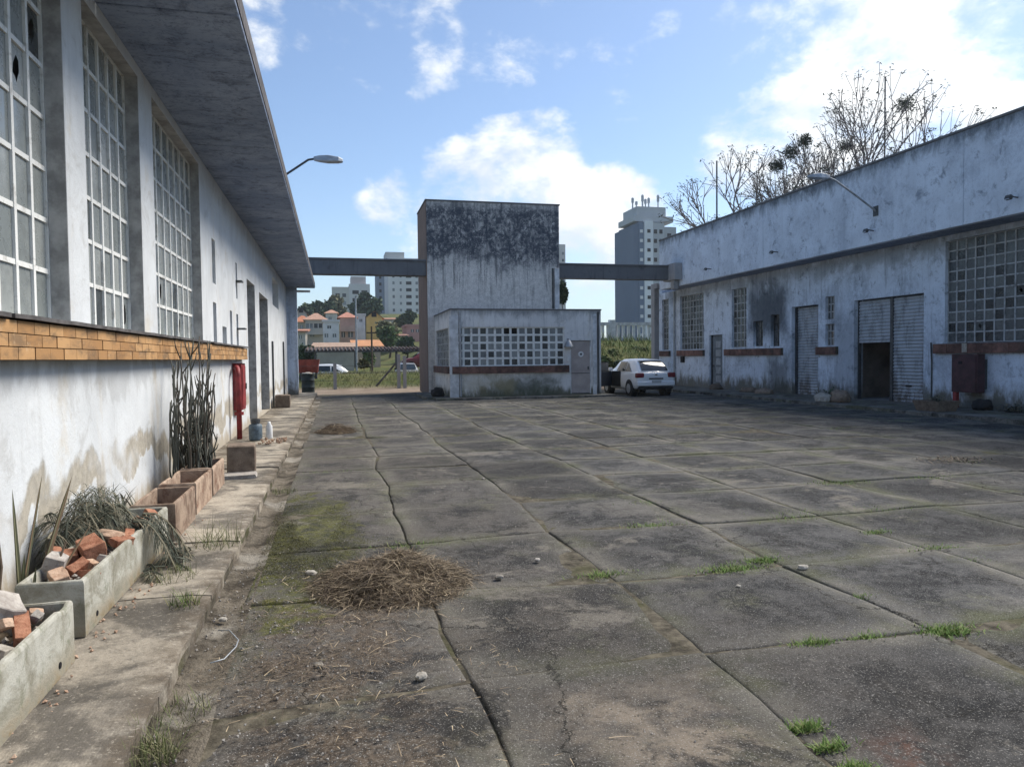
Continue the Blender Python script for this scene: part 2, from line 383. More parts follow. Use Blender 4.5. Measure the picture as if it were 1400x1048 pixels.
clay = m.math('MULTIPLY', m.box(1.95, 2.5, 1.6, 2.75, 0.35, 0.8, 3.0), m.mr(m.noise(6, 6, 0.7), 0.42, 0.6))
c = m.mix(m.math('MULTIPLY', clay, 0.8), c, (0.14, 0.062, 0.038))
tan = m.math('MULTIPLY', m.box(0.75, 1.9, 1.8, 3.45, 0.5, 0.9, 2.0), m.mr(m.noise(2.3, 8, 0.72), 0.38, 0.6))
c = m.mix(m.math('MULTIPLY', tan, 0.75), c, (0.26, 0.215, 0.165))
rp = m.math('ADD', m.math('MULTIPLY', m.noise(0.62, 7, 0.66, 0.7, m.vec(loc=(41, 6, 0))), 0.75), m.math('MULTIPLY', lich, 0.25))
c = m.mix(m.mr(rp, 0.555, 0.60, 0, 0.6), c, (0.19, 0.17, 0.14))
oil = m.math('ADD', m.math('MULTIPLY', m.noise(0.8, 7, 0.68, 0.6, m.vec(loc=(11, 52, 0))), 0.75), m.math('MULTIPLY', lich, 0.25))
c = m.mix(m.mr(oil, 0.54, 0.59, 0, 0.75), c, (0.016, 0.0155, 0.016))
# cracks, aggregate, pores
wpv = m.n('ShaderNodeVectorMath', operation='ADD'); m.l(m.pos(), wpv.inputs[0])
wn = m.n('ShaderNodeTexNoise'); m.l(m.pos(), wn.inputs['Vector']); wn.inputs['Scale'].default_value = 2.2; wn.inputs['Detail'].default_value = 7; wn.inputs['Roughness'].default_value = 0.7
sc_ = m.n('ShaderNodeVectorMath', operation='SCALE'); m.l(wn.outputs['Color'], sc_.inputs[0]); sc_.inputs['Scale'].default_value = 0.55; m.l(sc_.outputs[0], wpv.inputs[1])
ck = m.vor(0.62, 'DISTANCE_TO_EDGE', wpv.outputs[0])
crk = m.math('MULTIPLY', m.mr(ck, 0.006, 0.0015), m.mr(m.noise(0.7, 3, 0.5, 0, m.vec(loc=(3, 17, 0))), 0.44, 0.52))
c = m.mix(m.math('MULTIPLY', crk, 0.9), c, (0.02, 0.018, 0.015))
c = m.mix(m.mr(fin, 0.56, 0.66, 0, 0.5), c, (0.16, 0.155, 0.145))
c = m.mix(m.mr(fin, 0.45, 0.34, 0, 0.8), c, (0.013, 0.013, 0.013))
c = m.mix(m.mr(grain, 0.58, 0.66, 0, 0.7), c, (0.36, 0.345, 0.315))
c = m.mix(m.mr(grain, 0.40, 0.32, 0, 0.5), c, (0.02, 0.02, 0.02))
hgtb = m.math('ADD', m.math('ADD', fin, m.math('MULTIPLY', grain, 0.5)), m.math('MULTIPLY', lich, 0.8))
m.col(c).bump(m.math('SUBTRACT', hgtb, m.math('MULTIPLY', crk, 1.5)), 0.6, 0.009)
M['slab'] = m.m

m = NM('joint_soil', 0.97, 0.1)
g = m.noise(9, 7, 0.7); g2 = m.noise(1.4, 5, 0.6)
c = m.mix(m.mr(g, 0.3, 0.7), (0.04, 0.035, 0.027), (0.16, 0.14, 0.105))
c = m.mix(m.mr(g2, 0.5, 0.64, 0, 0.55), c, (0.07, 0.072, 0.03))
far = m.xyz()
c = m.mix(m.mr(far[1], 33, 37, 0, 0.8), c, m.mix(m.mr(m.noise(0.8, 6, 0.65), 0.35, 0.65), (0.2, 0.15, 0.11), (0.33, 0.26, 0.2)))
c = m.mix(m.mr(far[1], 40.5, 42.5, 0, 1.0), c, m.mix(m.mr(m.noise(0.35, 7, 0.65), 0.35, 0.65), (0.06, 0.082, 0.026), (0.13, 0.125, 0.05)))
m.col(c).bump(g, 0.8, 0.03)
M['soil'] = m.m

m = NM('walkway_concrete', 0.93, 0.2)
a1 = m.noise(1.5, 7, 0.66, 0.5); a2 = m.noise(7, 7, 0.7); a3 = m.noise(45, 4, 0.7)
c = m.mix(m.mr(a1, 0.42, 0.60), (0.125, 0.112, 0.095), (0.38, 0.335, 0.27))
c = m.mix(m.mr(a2, 0.5, 0.72, 0, 0.6), c, (0.1, 0.09, 0.07))
c = m.mix(m.mr(a2, 0.48, 0.3, 0, 0.45), c, (0.45, 0.40, 0.32))
c = m.val(c, m.mr(m.objrand(), 0, 1, 0.78, 1.12, False))
ox = m.xyz()
drt = m.math('ADD', m.mr(ox[0], -1.02, -0.8), m.mr(ox[0], -1.42, -1.62))
c = m.mix(m.math('MULTIPLY', m.math('MULTIPLY', drt, m.mr(a2, 0.34, 0.58)), 0.6), c, (0.1, 0.075, 0.05))
wv = m.n('ShaderNodeTexWave'); m.l(m.vec((1, 1, 1)), wv.inputs[0]); wv.inputs['Scale'].default_value = 22; wv.bands_direction = 'X'
wv.inputs['Distortion'].default_value = 1.5
c = m.mix(m.math('MULTIPLY', wv.outputs['Fac'], m.mr(ox[1], 4.0, 3.3, 0, 0.16)), c, (0.06, 0.055, 0.05))
c = m.mix(m.mr(a3, 0.56, 0.68, 0, 0.5), c, (0.07, 0.06, 0.05)); c = m.mix(m.mr(a3, 0.43, 0.33, 0, 0.4), c, (0.5, 0.45, 0.37))
m.col(c).bump(m.math('ADD', a3, m.math('MULTIPLY', a2, 2)), 0.5, 0.012)
M['walk'] = m.m

m = NM('gutter_grit', 0.95, 0.15)
a1 = m.noise(3, 8, 0.72, 0.4); a2 = m.noise(30, 5, 0.7); a3 = m.noise(1.1, 5, 0.6)
c = m.mix(m.mr(a1, 0.36, 0.62), (0.06, 0.05, 0.038), (0.21, 0.18, 0.14))
c = m.mix(m.mr(a3, 0.52, 0.64, 0, 0.85), c, (0.36, 0.33, 0.28))
c = m.mix(m.mr(a2, 0.58, 0.7, 0, 0.6), c, (0.04, 0.034, 0.028))
m.col(c).bump(m.math('ADD', a2, m.math('MULTIPLY', a1, 3)), 0.9, 0.03)
M['gutter'] = m.m

M['wall_l'] = plaster('painted_wall', (0.68, 0.70, 0.71), dark=(0.30, 0.285, 0.255), dirt=(0.36, 0.29, 0.19), streak=0.22, blot=0.34, foot=0.75, footh=0.30,
                      z0=0.1, peel=(0.66, 0.19, (0.37, 0.325, 0.25)), spots=((10.6, 12.6, 0.0, 0.75, 0.3, 0.6, (0.42, 0.29, 0.14)), (9.0, 13.0, 0.0, 0.3, 0.2, 0.5, (0.25, 0.2, 0.13)), (4.0, 17.0, 1.4, 1.62, 0.08, 0.25, (0.2, 0.19, 0.18))), seed=1.0, warm=(0.5, 0.38, 0.2, 0.35))  # last spot paints the ledge's soft shadow onto the wall below it
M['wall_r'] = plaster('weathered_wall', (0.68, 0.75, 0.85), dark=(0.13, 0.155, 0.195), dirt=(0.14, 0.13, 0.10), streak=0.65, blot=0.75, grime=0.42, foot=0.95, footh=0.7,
                      z0=0.08, seed=5.0, spots=((25.3, 28.0, 2.5, 4.4, 0.5, 0.85, (0.05, 0.06, 0.07)), (25.2, 26.6, 0.0, 1.5, 0.4, 0.7, (0.07, 0.075, 0.07)), (21.2, 22.6, 0.1, 3.0, 0.5, 0.4, (0.12, 0.13, 0.15)), (6.0, 36.0, 4.45, 5.0, 0.25, 0.5, (0.12, 0.13, 0.15))))  # last spot: darker band along the wall top below the soffit
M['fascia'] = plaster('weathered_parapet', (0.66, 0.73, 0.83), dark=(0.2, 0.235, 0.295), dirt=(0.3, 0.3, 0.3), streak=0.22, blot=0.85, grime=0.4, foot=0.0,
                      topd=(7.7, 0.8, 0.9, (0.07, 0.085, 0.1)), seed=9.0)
m = NM('mildewed_tower', 0.92, 0.2)
z = m.xyz()[2]
f1 = m.noise(34, 6, 0.78, 0.3, m.vec((1, 1, 0.6))); f2 = m.noise(5.5, 9, 0.78, 0.5); f3 = m.noise(0.6, 6, 0.62, 0.4, m.vec(loc=(14, 3, 8))); sk = m.noise(1.0, 7, 0.72, 0.3, m.vec((7, 7, 0.5)))
c = m.mix(m.mr(f2, 0.35, 0.65), (0.54, 0.515, 0.485), (0.74, 0.71, 0.67))
c = m.mix(m.math('MULTIPLY', m.mr(sk, 0.48, 0.70), 0.62), c, (0.17, 0.165, 0.16))
c = m.mix(m.math('MULTIPLY', m.mr(f1, 0.52, 0.66), 0.7), c, (0.13, 0.13, 0.13))
lvl = m.math('ADD', z, m.math('ADD', m.math('MULTIPLY', m.math('SUBTRACT', f3, 0.5), 3.6), m.math('MULTIPLY', m.math('SUBTRACT', f2, 0.5), 3.4)))
dk = m.math('MULTIPLY', m.mr(lvl, 5.5, 6.3), m.mr(m.math('ADD', z, m.math('MULTIPLY', f2, 0.5)), 8.85, 8.4, 0.45, 1.0))
dk = m.math('MULTIPLY', dk, m.mr(m.math('ADD', m.math('MULTIPLY', f1, 0.5), m.math('MULTIPLY', f2, 0.5)), 0.60, 0.49, 0.15, 0.97))
pt = m.noise(1.9, 9, 0.74, 0.8, m.vec((1, 1, 0.75), (5, 1, 9)))
dk = m.math('MULTIPLY', dk, m.mr(pt, 0.64, 0.50, 0.35, 1.0))
low = m.math('MULTIPLY', m.mr(m.math('ADD', z, m.math('MULTIPLY', sk, 2.5)), 5.4, 7.4), m.mr(m.math('ADD', m.math('MULTIPLY', sk, 0.5), m.math('MULTIPLY', f1, 0.5)), 0.48, 0.58))
c = m.mix(m.math('MULTIPLY', low, 0.6), c, (0.12, 0.125, 0.135))
c = m.mix(dk, c, (0.05, 0.06, 0.08))
m.col(c).bump(m.math('ADD', f1, f2), 0.4, 0.015); M['tower'] = m.m
M['tower_side'] = plaster('rusty_tower_side', (0.24, 0.17, 0.14), dark=(0.1, 0.07, 0.06), dirt=(0.2, 0.14, 0.1), streak=0.5, blot=0.4, foot=0.3, footh=1.0, seed=3.0)
M['gate'] = plaster('gatehouse_wall', (0.78, 0.765, 0.745), dark=(0.2, 0.205, 0.22), dirt=(0.12, 0.115, 0.075), streak=0.6, blot=0.45, foot=0.95, footh=0.5, z0=0.05, axis='X', spots=((5.9, 8.6, 0.0, 0.75, 0.35, 0.85, (0.09, 0.1, 0.07)), (4.8, 6.8, 0.3, 0.9, 0.3, 0.45, (0.40, 0.33, 0.17))),
                    topd=(3.7, 0.62, 0.75, (0.13, 0.135, 0.14)), seed=22.0, warm=(0.42, 0.35, 0.2, 0.3))
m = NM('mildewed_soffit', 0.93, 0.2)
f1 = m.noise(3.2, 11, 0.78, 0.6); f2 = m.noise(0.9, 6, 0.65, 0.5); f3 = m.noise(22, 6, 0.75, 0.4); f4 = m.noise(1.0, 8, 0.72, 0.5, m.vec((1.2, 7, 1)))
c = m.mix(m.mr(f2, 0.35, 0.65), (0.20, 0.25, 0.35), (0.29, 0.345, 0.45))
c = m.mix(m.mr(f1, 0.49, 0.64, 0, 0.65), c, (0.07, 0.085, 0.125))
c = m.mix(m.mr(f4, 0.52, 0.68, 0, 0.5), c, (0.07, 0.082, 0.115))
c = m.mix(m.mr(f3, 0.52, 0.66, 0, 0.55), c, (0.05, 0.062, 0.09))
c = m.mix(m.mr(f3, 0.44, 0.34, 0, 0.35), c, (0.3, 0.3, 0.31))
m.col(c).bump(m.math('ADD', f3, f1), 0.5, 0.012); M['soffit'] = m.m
M['beam'] = plaster('dark_beam', (0.15, 0.155, 0.165), dark=(0.05, 0.05, 0.055), streak=0.6, blot=0.5, foot=0.0, seed=8.0)
M['block'] = plaster('bare_concrete', (0.33, 0.33, 0.34), dark=(0.11, 0.11, 0.11), streak=0.4, blot=0.4, foot=0.0, seed=11.0)
M['reveal'] = flat('shaded_reveal', (0.36, 0.355, 0.345), 0.9, 0.2, var=0.3)  # this grey carries the shade of the reveals in its colour

m = NM('orange_tile', 0.75, 0.3)
f = m.noise(11, 7, 0.7); r_ = m.objrand()
c = m.mix(r_, (0.36, 0.19, 0.075), (0.53, 0.31, 0.14))
c = m.mix(m.mr(m.noise(2.2, 6, 0.7, 0.4, m.vec((1, 1, 3))), 0.44, 0.66, 0, 0.75), c, (0.15, 0.1, 0.06))
c = m.mix(m.mr(f, 0.56, 0.74, 0, 0.5), c, (0.68, 0.5, 0.32))
m.col(c).bump(f, 0.25, 0.004); M['tile'] = m.m
M['mortar'] = flat('dark_mortar', (0.085, 0.07, 0.055), 0.95, 0.1, var=0.3, scale=12)
M['flash'] = flat('dark_flashing', (0.1, 0.092, 0.09), 0.8, 0.3, var=0.4, scale=5)
m = NM('red_sill', 0.85, 0.25)
f = m.noise(3.2, 7, 0.7, 0.3); c = m.mix(m.mr(f, 0.36, 0.64), (0.09, 0.05, 0.042), (0.22, 0.118, 0.092))
c = m.mix(m.mr(m.noise(1.1, 5, 0.6), 0.52, 0.68, 0, 0.7), c, (0.07, 0.055, 0.05)); c = m.val(c, m.mr(m.objrand(), 0, 1, 0.7, 1.25, False))
m.col(c).bump(f, 0.3, 0.008); M['sill'] = m.m

m = NM('white_bars', 0.7, 0.3)
f = m.noise(6, 7, 0.72, 0.4); c = m.mix(m.mr(f, 0.5, 0.68, 0, 0.7), (0.76, 0.76, 0.73), (0.33, 0.31, 0.27)); m.col(c).bump(m.noise(40, 4, 0.6), 0.3, 0.004); M['bars'] = m.m
m = NM('grey_bars', 0.75, 0.3)
f = m.noise(4, 7, 0.72, 0.4); c = m.mix(m.mr(f, 0.46, 0.66, 0, 0.8), (0.42, 0.43, 0.44), (0.13, 0.13, 0.13)); m.col(c); M['bars_r'] = m.m

def glass(name, a, b, dark, amt, rough=0.22):
    m = NM(name, rough, 0.5)
    r = m.objrand(); c = m.mix(r, a, b)
    pick = m.mr(m.math('FRACT', m.math('MULTIPLY', r, 17.3)), 1-amt, 1-amt+0.02)
    c = m.mix(pick, c, dark)
    d = m.noise(3.0, 6, 0.7, 0.3); c = m.mix(m.mr(d, 0.45, 0.7, 0, 0.5), c, tuple(q*0.55 for q in a))
    m.col(c).rough(m.mr(m.noise(6, 5, 0.7), 0.3, 0.7, rough*0.6, rough*2.2)); m.bump(m.noise(2.5, 3, 0.5), 0.04, 0.02)
    return m.m
M['pane_l'] = glass('dusty_pane', (0.19, 0.21, 0.205), (0.33, 0.345, 0.33), (0.045, 0.05, 0.05), 0.10)
M['pane_r'] = glass('dim_pane', (0.05, 0.06, 0.068), (0.115, 0.125, 0.125), (0.012, 0.015, 0.018), 0.22)
M['pane_g'] = glass('gate_pane', (0.08, 0.09, 0.1), (0.26, 0.275, 0.275), (0.02, 0.024, 0.028), 0.30)
M['void'] = flat('unlit_interior', (0.018, 0.018, 0.02), 0.95, 0.1, var=0.4)
M['room'] = flat('storeroom_wall', (0.2, 0.17, 0.15), 0.95, 0.1, var=0.3, scale=1.5)

m = NM('shutter_steel', 0.6, 0.4, 0.1)
f = m.noise(2.2, 7, 0.7, 0.4, m.vec((2, 2, 0.7))); c = m.mix(m.mr(f, 0.44, 0.7), (0.42, 0.45, 0.49), (0.19, 0.2, 0.21))
rz = m.xyz(); c = m.mix(m.math('MULTIPLY', m.mr(rz[2], 1.0, 0.1), m.mr(f, 0.4, 0.6)), c, (0.13, 0.105, 0.085)); m.col(c); M['shutter'] = m.m
M['shutter_l'] = flat('grey_shutter', (0.26, 0.27, 0.28), 0.6, 0.3, 0.2, var=0.25, scale=2)
M['red'] = flat('red_paint', (0.23, 0.028, 0.03), 0.55, 0.4, var=0.35, scale=5)
M['maroon'] = flat('maroon_cabinet', (0.055, 0.022, 0.028), 0.6, 0.4, var=0.4, scale=4)
M['greydoor'] = flat('blue_grey_door', (0.13, 0.15, 0.17), 0.65, 0.35, var=0.3, scale=3)
M['greypanel'] = flat('pale_grey_panel', (0.3, 0.32, 0.34), 0.65, 0.35, var=0.25, scale=3)
M['doorpink'] = flat('dusty_pink_door', (0.40, 0.345, 0.32), 0.7, 0.3, var=0.14, scale=2.5)
M['white'] = flat('white_paint', (0.7, 0.7, 0.69), 0.6, 0.3, var=0.1)
M['whitedirty'] = flat('dirty_white_paint', (0.58, 0.585, 0.59), 0.75, 0.3, var=0.3, scale=2.5)
M['black'] = flat('black_rubber', (0.018, 0.018, 0.019), 0.8, 0.3, var=0.3)
M['darkmetal'] = flat('dark_steel', (0.07, 0.075, 0.08), 0.55, 0.4, 0.4, var=0.3)
M['greymetal'] = flat('galvanised_steel', (0.36, 0.38, 0.4), 0.5, 0.4, 0.5, var=0.2)

m = NM('planter_concrete', 0.92, 0.2)
f = m.noise(4.5, 8, 0.72, 0.5); z = m.xyz()[2]
c = m.mix(m.mr(f, 0.36, 0.64), (0.235, 0.22, 0.17), (0.44, 0.43, 0.375))
c = m.mix(m.math('MULTIPLY', m.mr(z, 0.26, 0.1), m.mr(f, 0.36, 0.62)), c, (0.22, 0.165, 0.09))
c = m.mix(m.mr(m.noise(9, 7, 0.72, 0.3, m.vec(loc=(5, 5, 5))), 0.54, 0.7, 0, 0.6), c, (0.14, 0.155, 0.095))
m.col(c).bump(m.math('ADD', m.noise(50, 4, 0.7), m.math('MULTIPLY', f, 2)), 0.5, 0.008); M['planter'] = m.m
m = NM('planter_clay', 0.92, 0.2)
f = m.noise(5.5, 8, 0.72, 0.5); c = m.mix(m.mr(f, 0.36, 0.62), (0.21, 0.145, 0.105), (0.42, 0.315, 0.235))
c = m.mix(m.mr(m.noise(8, 7, 0.7, 0.3, m.vec(loc=(8, 3, 1))), 0.52, 0.68, 0, 0.8), c, (0.15, 0.07, 0.045)); c = m.val(c, m.mr(m.objrand(), 0, 1, 0.8, 1.15))
m.col(c).bump(m.math('ADD', m.noise(50, 4, 0.7), m.math('MULTIPLY', f, 2)), 0.5, 0.008); M['clay'] = m.m
M['earth'] = flat('dry_earth', (0.085, 0.066, 0.048), 0.97, 0.1, var=0.5, scale=14, bump=0.9)

def rub(name, a, b, s=14):
    m = NM(name, 0.92, 0.2); f = m.noise(s, 7, 0.72, 0.3); c = m.mix(m.mr(f, 0.34, 0.66), a, b)
    c = m.mix(m.mr(m.noise(30, 5, 0.7), 0.56, 0.7, 0, 0.6), c, tuple(min(1, q*0.45) for q in a)); c = m.val(c, m.mr(m.objrand(), 0, 1, 0.75, 1.2, False))
    m.col(c).bump(m.math('ADD', f, m.noise(60, 4, 0.7)), 0.7, 0.008); return m.m
M['brick'] = rub('broken_brick', (0.235, 0.095, 0.055), (0.40, 0.2, 0.125))
M['brickpale'] = rub('pale_brick', (0.30, 0.185, 0.125), (0.46, 0.33, 0.24))
M['rubble'] = rub('grey_rubble', (0.27, 0.24, 0.215), (0.44, 0.41, 0.37))
M['stone'] = rub('pale_stone', (0.26, 0.235, 0.2), (0.44, 0.41, 0.36))
M['brownblock'] = rub('brown_block', (0.145, 0.11, 0.085), (0.25, 0.195, 0.15), 7)

def leaf(name, a, b, c3=None, rough=0.75, trans=0.15):
    m = NM(name, rough, 0.25); r = m.island(); c = m.mix(r, a, b)
    if c3: c = m.mix(m.mr(m.math('FRACT', m.math('MULTIPLY', r, 7.7)), 0.7, 0.75), c, c3)
    m.col(c); m.p.inputs['Subsurface Weight'].default_value = 0.0
    return m.m
M['straw'] = leaf('dry_straw', (0.18, 0.135, 0.09), (0.5, 0.40, 0.265), (0.07, 0.05, 0.035))
M['strawdark'] = leaf('old_straw', (0.055, 0.043, 0.03), (0.19, 0.145, 0.098), (0.1, 0.075, 0.055))
M['pilecore'] = flat('matted_straw', (0.06, 0.043, 0.028), 0.97, 0.1, var=0.5, scale=20, bump=1.0)
M['grass'] = leaf('fresh_grass', (0.06, 0.105, 0.022), (0.15, 0.2, 0.055), (0.2, 0.19, 0.075))
M['drygrass'] = leaf('faded_grass', (0.12, 0.135, 0.055), (0.24, 0.22, 0.12), (0.085, 0.11, 0.035))
M['mossleaf'] = leaf('moss_tufts', (0.026, 0.028, 0.008), (0.075, 0.072, 0.018), (0.055, 0.045, 0.02))
M['frond'] = leaf('withered_frond', (0.045, 0.052, 0.038), (0.13, 0.135, 0.1), (0.2, 0.175, 0.12))
M['swordleaf'] = leaf('sword_leaf', (0.09, 0.1, 0.055), (0.16, 0.155, 0.09), (0.2, 0.13, 0.08))
M['cactus'] = leaf('dry_cactus', (0.055, 0.06, 0.05), (0.12, 0.12, 0.1), (0.09, 0.075, 0.06))
M['twig'] = flat('grey_bark', (0.2, 0.165, 0.15), 0.9, 0.2, var=0.3)
M['bark'] = flat('brown_bark', (0.1, 0.075, 0.055), 0.9, 0.2, var=0.3, scale=9)
M['mistle'] = leaf('mistletoe_leaf', (0.06, 0.085, 0.07), (0.12, 0.15, 0.11))
M['tree_dk'] = leaf('dark_crown', (0.035, 0.06, 0.038), (0.095, 0.135, 0.065))
M['tree_md'] = leaf('green_crown', (0.06, 0.1, 0.035), (0.14, 0.19, 0.065), (0.17, 0.17, 0.08))
M['tree_ol'] = leaf('olive_crown', (0.1, 0.105, 0.055), (0.2, 0.19, 0.1))

# ------------------------------------------------------------------ ground and terrain
def sm(t): t = max(0.0, min(1.0, t)); return t*t*(3-2*t)
def hgt(x, y):
    left = sm((14-x)/8)                                   # ground beyond the gap between warehouse and tower
    h = -0.045
    bankL = 0.78*sm((y-41.0)/3.5) - 0.95*sm((y-47.0)/5.0)*sm((100-y)/30.0)
    bankR = 2.9*sm((y-42.0)/13.0) - 0.0
    near = left*bankL + (1-left)*bankR
    far = 15.0*sm((y-78)/210.0)*max(0, min(1, (y-78)/40.0))*sm((0.345 - x/max(y, 1.0))/0.06)
    h += near + far
    if y > 60: h += 0.8*mn.noise(Vector((x*0.03, y*0.03, 1.0)))*sm((y-60)/40)
    return h
xs = [-900, -600, -400, -260, -170, -110, -70, -45, -30, -20, -14, -10, -7, -5, -3, -1, 1, 3, 5, 7, 9, 11, 13, 15, 18, 21, 24, 28, 33, 40, 50, 65, 85, 110, 150, 220, 320, 500, 900]
ys = [-400, -150, -60, -20, -5, 5, 15, 25, 33, 36, 39, 41, 42, 43, 44, 45, 47, 50, 53, 56, 60, 66, 73, 80, 90, 105, 120, 140, 160, 185, 215, 250, 300, 380, 500, 700, 1100]
mb = MB()
for y in ys:
    for x in xs: mb.v.append((x, y, hgt(x, y)))
nx = len(xs)
for j in range(len(ys)-1):
    for i in range(nx-1): mb.f.append((j*nx+i, j*nx+i+1, (j+1)*nx+i+1, (j+1)*nx+i))
ground = tag(mb.build('ground', M['soil'], smooth=True), kind='structure')

# yard of cast concrete slabs, each slab an object
yard = tag(MB().box(-0.62, -1.5, -0.20, 14.75, 33.5, -0.022).build('yard', M['soil']), kind='structure')
XJ = [-0.62, 0.6, 1.92, 3.33, 4.72, 6.11, 7.5, 8.9, 10.3, 11.7, 13.1, 14.72]
YJ = [0.6, 2.05, 3.5, 4.97, 6.40, 7.90, 9.36, 10.8, 12.3, 13.75, 15.2, 16.7, 18.15, 19.6, 21.1, 22.55, 24.0, 25.5, 26.95, 28.4, 29.9, 31.4, 32.9]
jit = {}
def corner(i, j):
    if (i, j) not in jit:
        q = random.Random(i*131+j*17+5)
        jit[(i, j)] = (XJ[i] + (q.uniform(-0.06, 0.06) if 0 < i < len(XJ)-1 else 0), YJ[j] + q.uniform(-0.085, 0.085), q.uniform(-0.008, 0.008))
    return jit[(i, j)]
NEAR = [0, .012, .05, .12, .22, .36, .5, .64, .78, .88, .95, .988, 1]; FAR = [0, .03, .16, .5, .84, .97, 1]
def slab(i, j):
    c00, c10, c01, c11 = corner(i, j), corner(i+1, j), corner(i, j+1), corner(i+1, j+1)
    T = NEAR if YJ[j] < 10 else FAR
    q = random.Random(i*977+j*31); gap = q.uniform(0.0, 0.006); lift = q.uniform(-0.006, 0.008); dome = q.uniform(0.004, 0.016)
    tx, ty = q.uniform(-0.014, 0.014), q.uniform(-0.016, 0.016)
    vs_, fs, ed = [], [], []; n = len(T)
    W_, L_ = XJ[i+1]-XJ[i], YJ[j+1]-YJ[j]
    for b in T:
        for a in T:
            x = (c00[0]*(1-a)+c10[0]*a)*(1-b) + (c01[0]*(1-a)+c11[0]*a)*b
            y = (c00[1]*(1-a)+c10[1]*a)*(1-b) + (c01[1]*(1-a)+c11[1]*a)*b
            zc = (c00[2]*(1-a)+c10[2]*a)*(1-b) + (c01[2]*(1-a)+c11[2]*a)*b
            da, db = min(a, 1-a)*W_, min(b, 1-b)*L_; d = min(da, db)
            wob = 0.03*max(0, mn.noise(Vector((x*1.9+i*3, y*1.9+j*5, 0.3)))-0.08) + 0.012*mn.noise(Vector((x*9+i, y*9, 7.3)))
            g_ = max(0.003, gap + 0.005 + wob*0.8)
            me_ = 0.035*mn.noise(Vector((x*1.1, y*1.1, 31))) + 0.016*mn.noise(Vector((x*4.2, y*4.2, 57)))
            if 0 < i + a < len(XJ)-1: x += me_
            y += 0.035*mn.noise(Vector((x*1.1, y*1.1, 83))) + 0.016*mn.noise(Vector((x*4.2, y*4.2, 91)))
            if a < 0.2: x += 0.55*g_*(1-a/0.2)
            if a > 0.8: x -= 0.55*g_*((a-0.8)/0.2)
            if b < 0.2: y += g_*(1-b/0.2)
            if b > 0.8: y -= g_*((b-0.8)/0.2)
            z = zc + lift + tx*(a-.5) + ty*(b-.5) + dome*min(1, d/0.4)**0.7 + 0.010*mn.noise(Vector((x*1.4, y*1.4, 3))) - 0.009*(1 if d < 1e-4 else 0)
            z += 0.004*mn.noise(Vector((x*6, y*6, 9)))
            vs_.append((x, y, z-0.012)); ed.append(d)
    for b in range(n-1):
        for a in range(n-1): fs.append((b*n+a, b*n+a+1, (b+1)*n+a+1, (b+1)*n+a))
    rim = [a for a in range(n)] + [b*n+n-1 for b in range(1, n)] + [(n-1)*n+a for a in range(n-2, -1, -1)] + [b*n for b in range(n-2, 0, -1)]
    base = len(vs_)
    for k in rim: v_ = vs_[k]; vs_.append((v_[0], v_[1], -0.09)); ed.append(0.0)
    for k in range(len(rim)):
        k2 = (k+1) % len(rim); fs.append((rim[k2], rim[k], base+k, base+k2))
    mb = MB(); mb.add(vs_, fs); me = mb.mesh('slab', M['slab'], True)
    at = me.attributes.new('edge', 'FLOAT', 'POINT'); at.data.foreach_set('value', ed)
    o = bpy.data.objects.new('slab', me); COL.objects.link(o); child(o, yard)
for j in range(len(YJ)-1):
    for i in range(len(XJ)-1):
        if YJ[j] >= 28.3 and 3.2 < XJ[i] < 9.2: continue     # under the gatehouse and the tower
        slab(i, j)

# gutter strip and walkway along the warehouse
mb = MB(); L = 90
for k in range(L+1):
    y = -1.0 + k*35.0/L
    w = 0.02*mn.noise(Vector((0, y*1.7, 0)))
    for t in range(7):
        x = -0.80 + t*0.04 + (w if t == 6 else 0)
        mb.v.append((x, y, -0.022 + 0.022*abs(t-3)/3 + 0.016*mn.noise(Vector((x*9, y*5, 2)))))
for k in range(L):
    for t in range(6): q = k*7+t; mb.f.append((q, q+1, q+8, q+7))
tag(mb.build('gutter', M['gutter'], smooth=True), kind='structure')
walk = tag(MB().box(-2.2, -1.5, -0.12, -0.80, 34.4, 0.055).build('walkway', M['soil']), kind='structure')
WJ = [-1.2, 0.4, 2.0, 3.52, 5.0, 6.45, 7.85, 9.3, 10.75, 12.2, 13.6, 15.1, 16.5, 18.0, 19.5, 21.0, 22.5, 24.0, 25.5, 27.0, 28.5, 30.0, 31.5, 33.0, 34.35]
for k in range(len(WJ)-1):
    y0, y1 = WJ[k]+0.008, WJ[k+1]-0.008; q = random.Random(k); mb = MB()
    nX, nY = 10, 14; tilt = q.uniform(-0.012, 0.012); base = q.uniform(0.095, 0.108)
    ring = []
    for b in range(nY+1):
        for a in range(nX+1):
            x = -1.94 + a*1.14/nX; y = y0 + (y1-y0)*b/nY
            if a == nX: x += 0.022*mn.noise(Vector((1, y*3.1, 0))) + 0.012*mn.noise(Vector((1, y*11, 4)))
            z = base + tilt*(b/nY-.5) + 0.006*mn.noise(Vector((x*3, y*3, 0))) - (0.012 if a == nX else 0)
            mb.v.append((x, y, z))
    w = nX+1
    for b in range(nY):
        for a in range(nX): mb.f.append((b*w+a, b*w+a+1, (b+1)*w+a+1, (b+1)*w+a))
    rim = list(range(w)) + [b*w+nX for b in range(1, nY+1)] + [nY*w+a for a in range(nX-1, -1, -1)] + [b*w for b in range(nY-1, 0, -1)]
    b0 = len(mb.v)
    for r_ in rim: v_ = mb.v[r_]; mb.v.append((v_[0], v_[1], -0.1))
    for t in range(len(rim)): mb.f.append((rim[(t+1) % len(rim)], rim[t], b0+t, b0+(t+1) % len(rim)))
    child(mb.build('slab', M['walk']), walk)

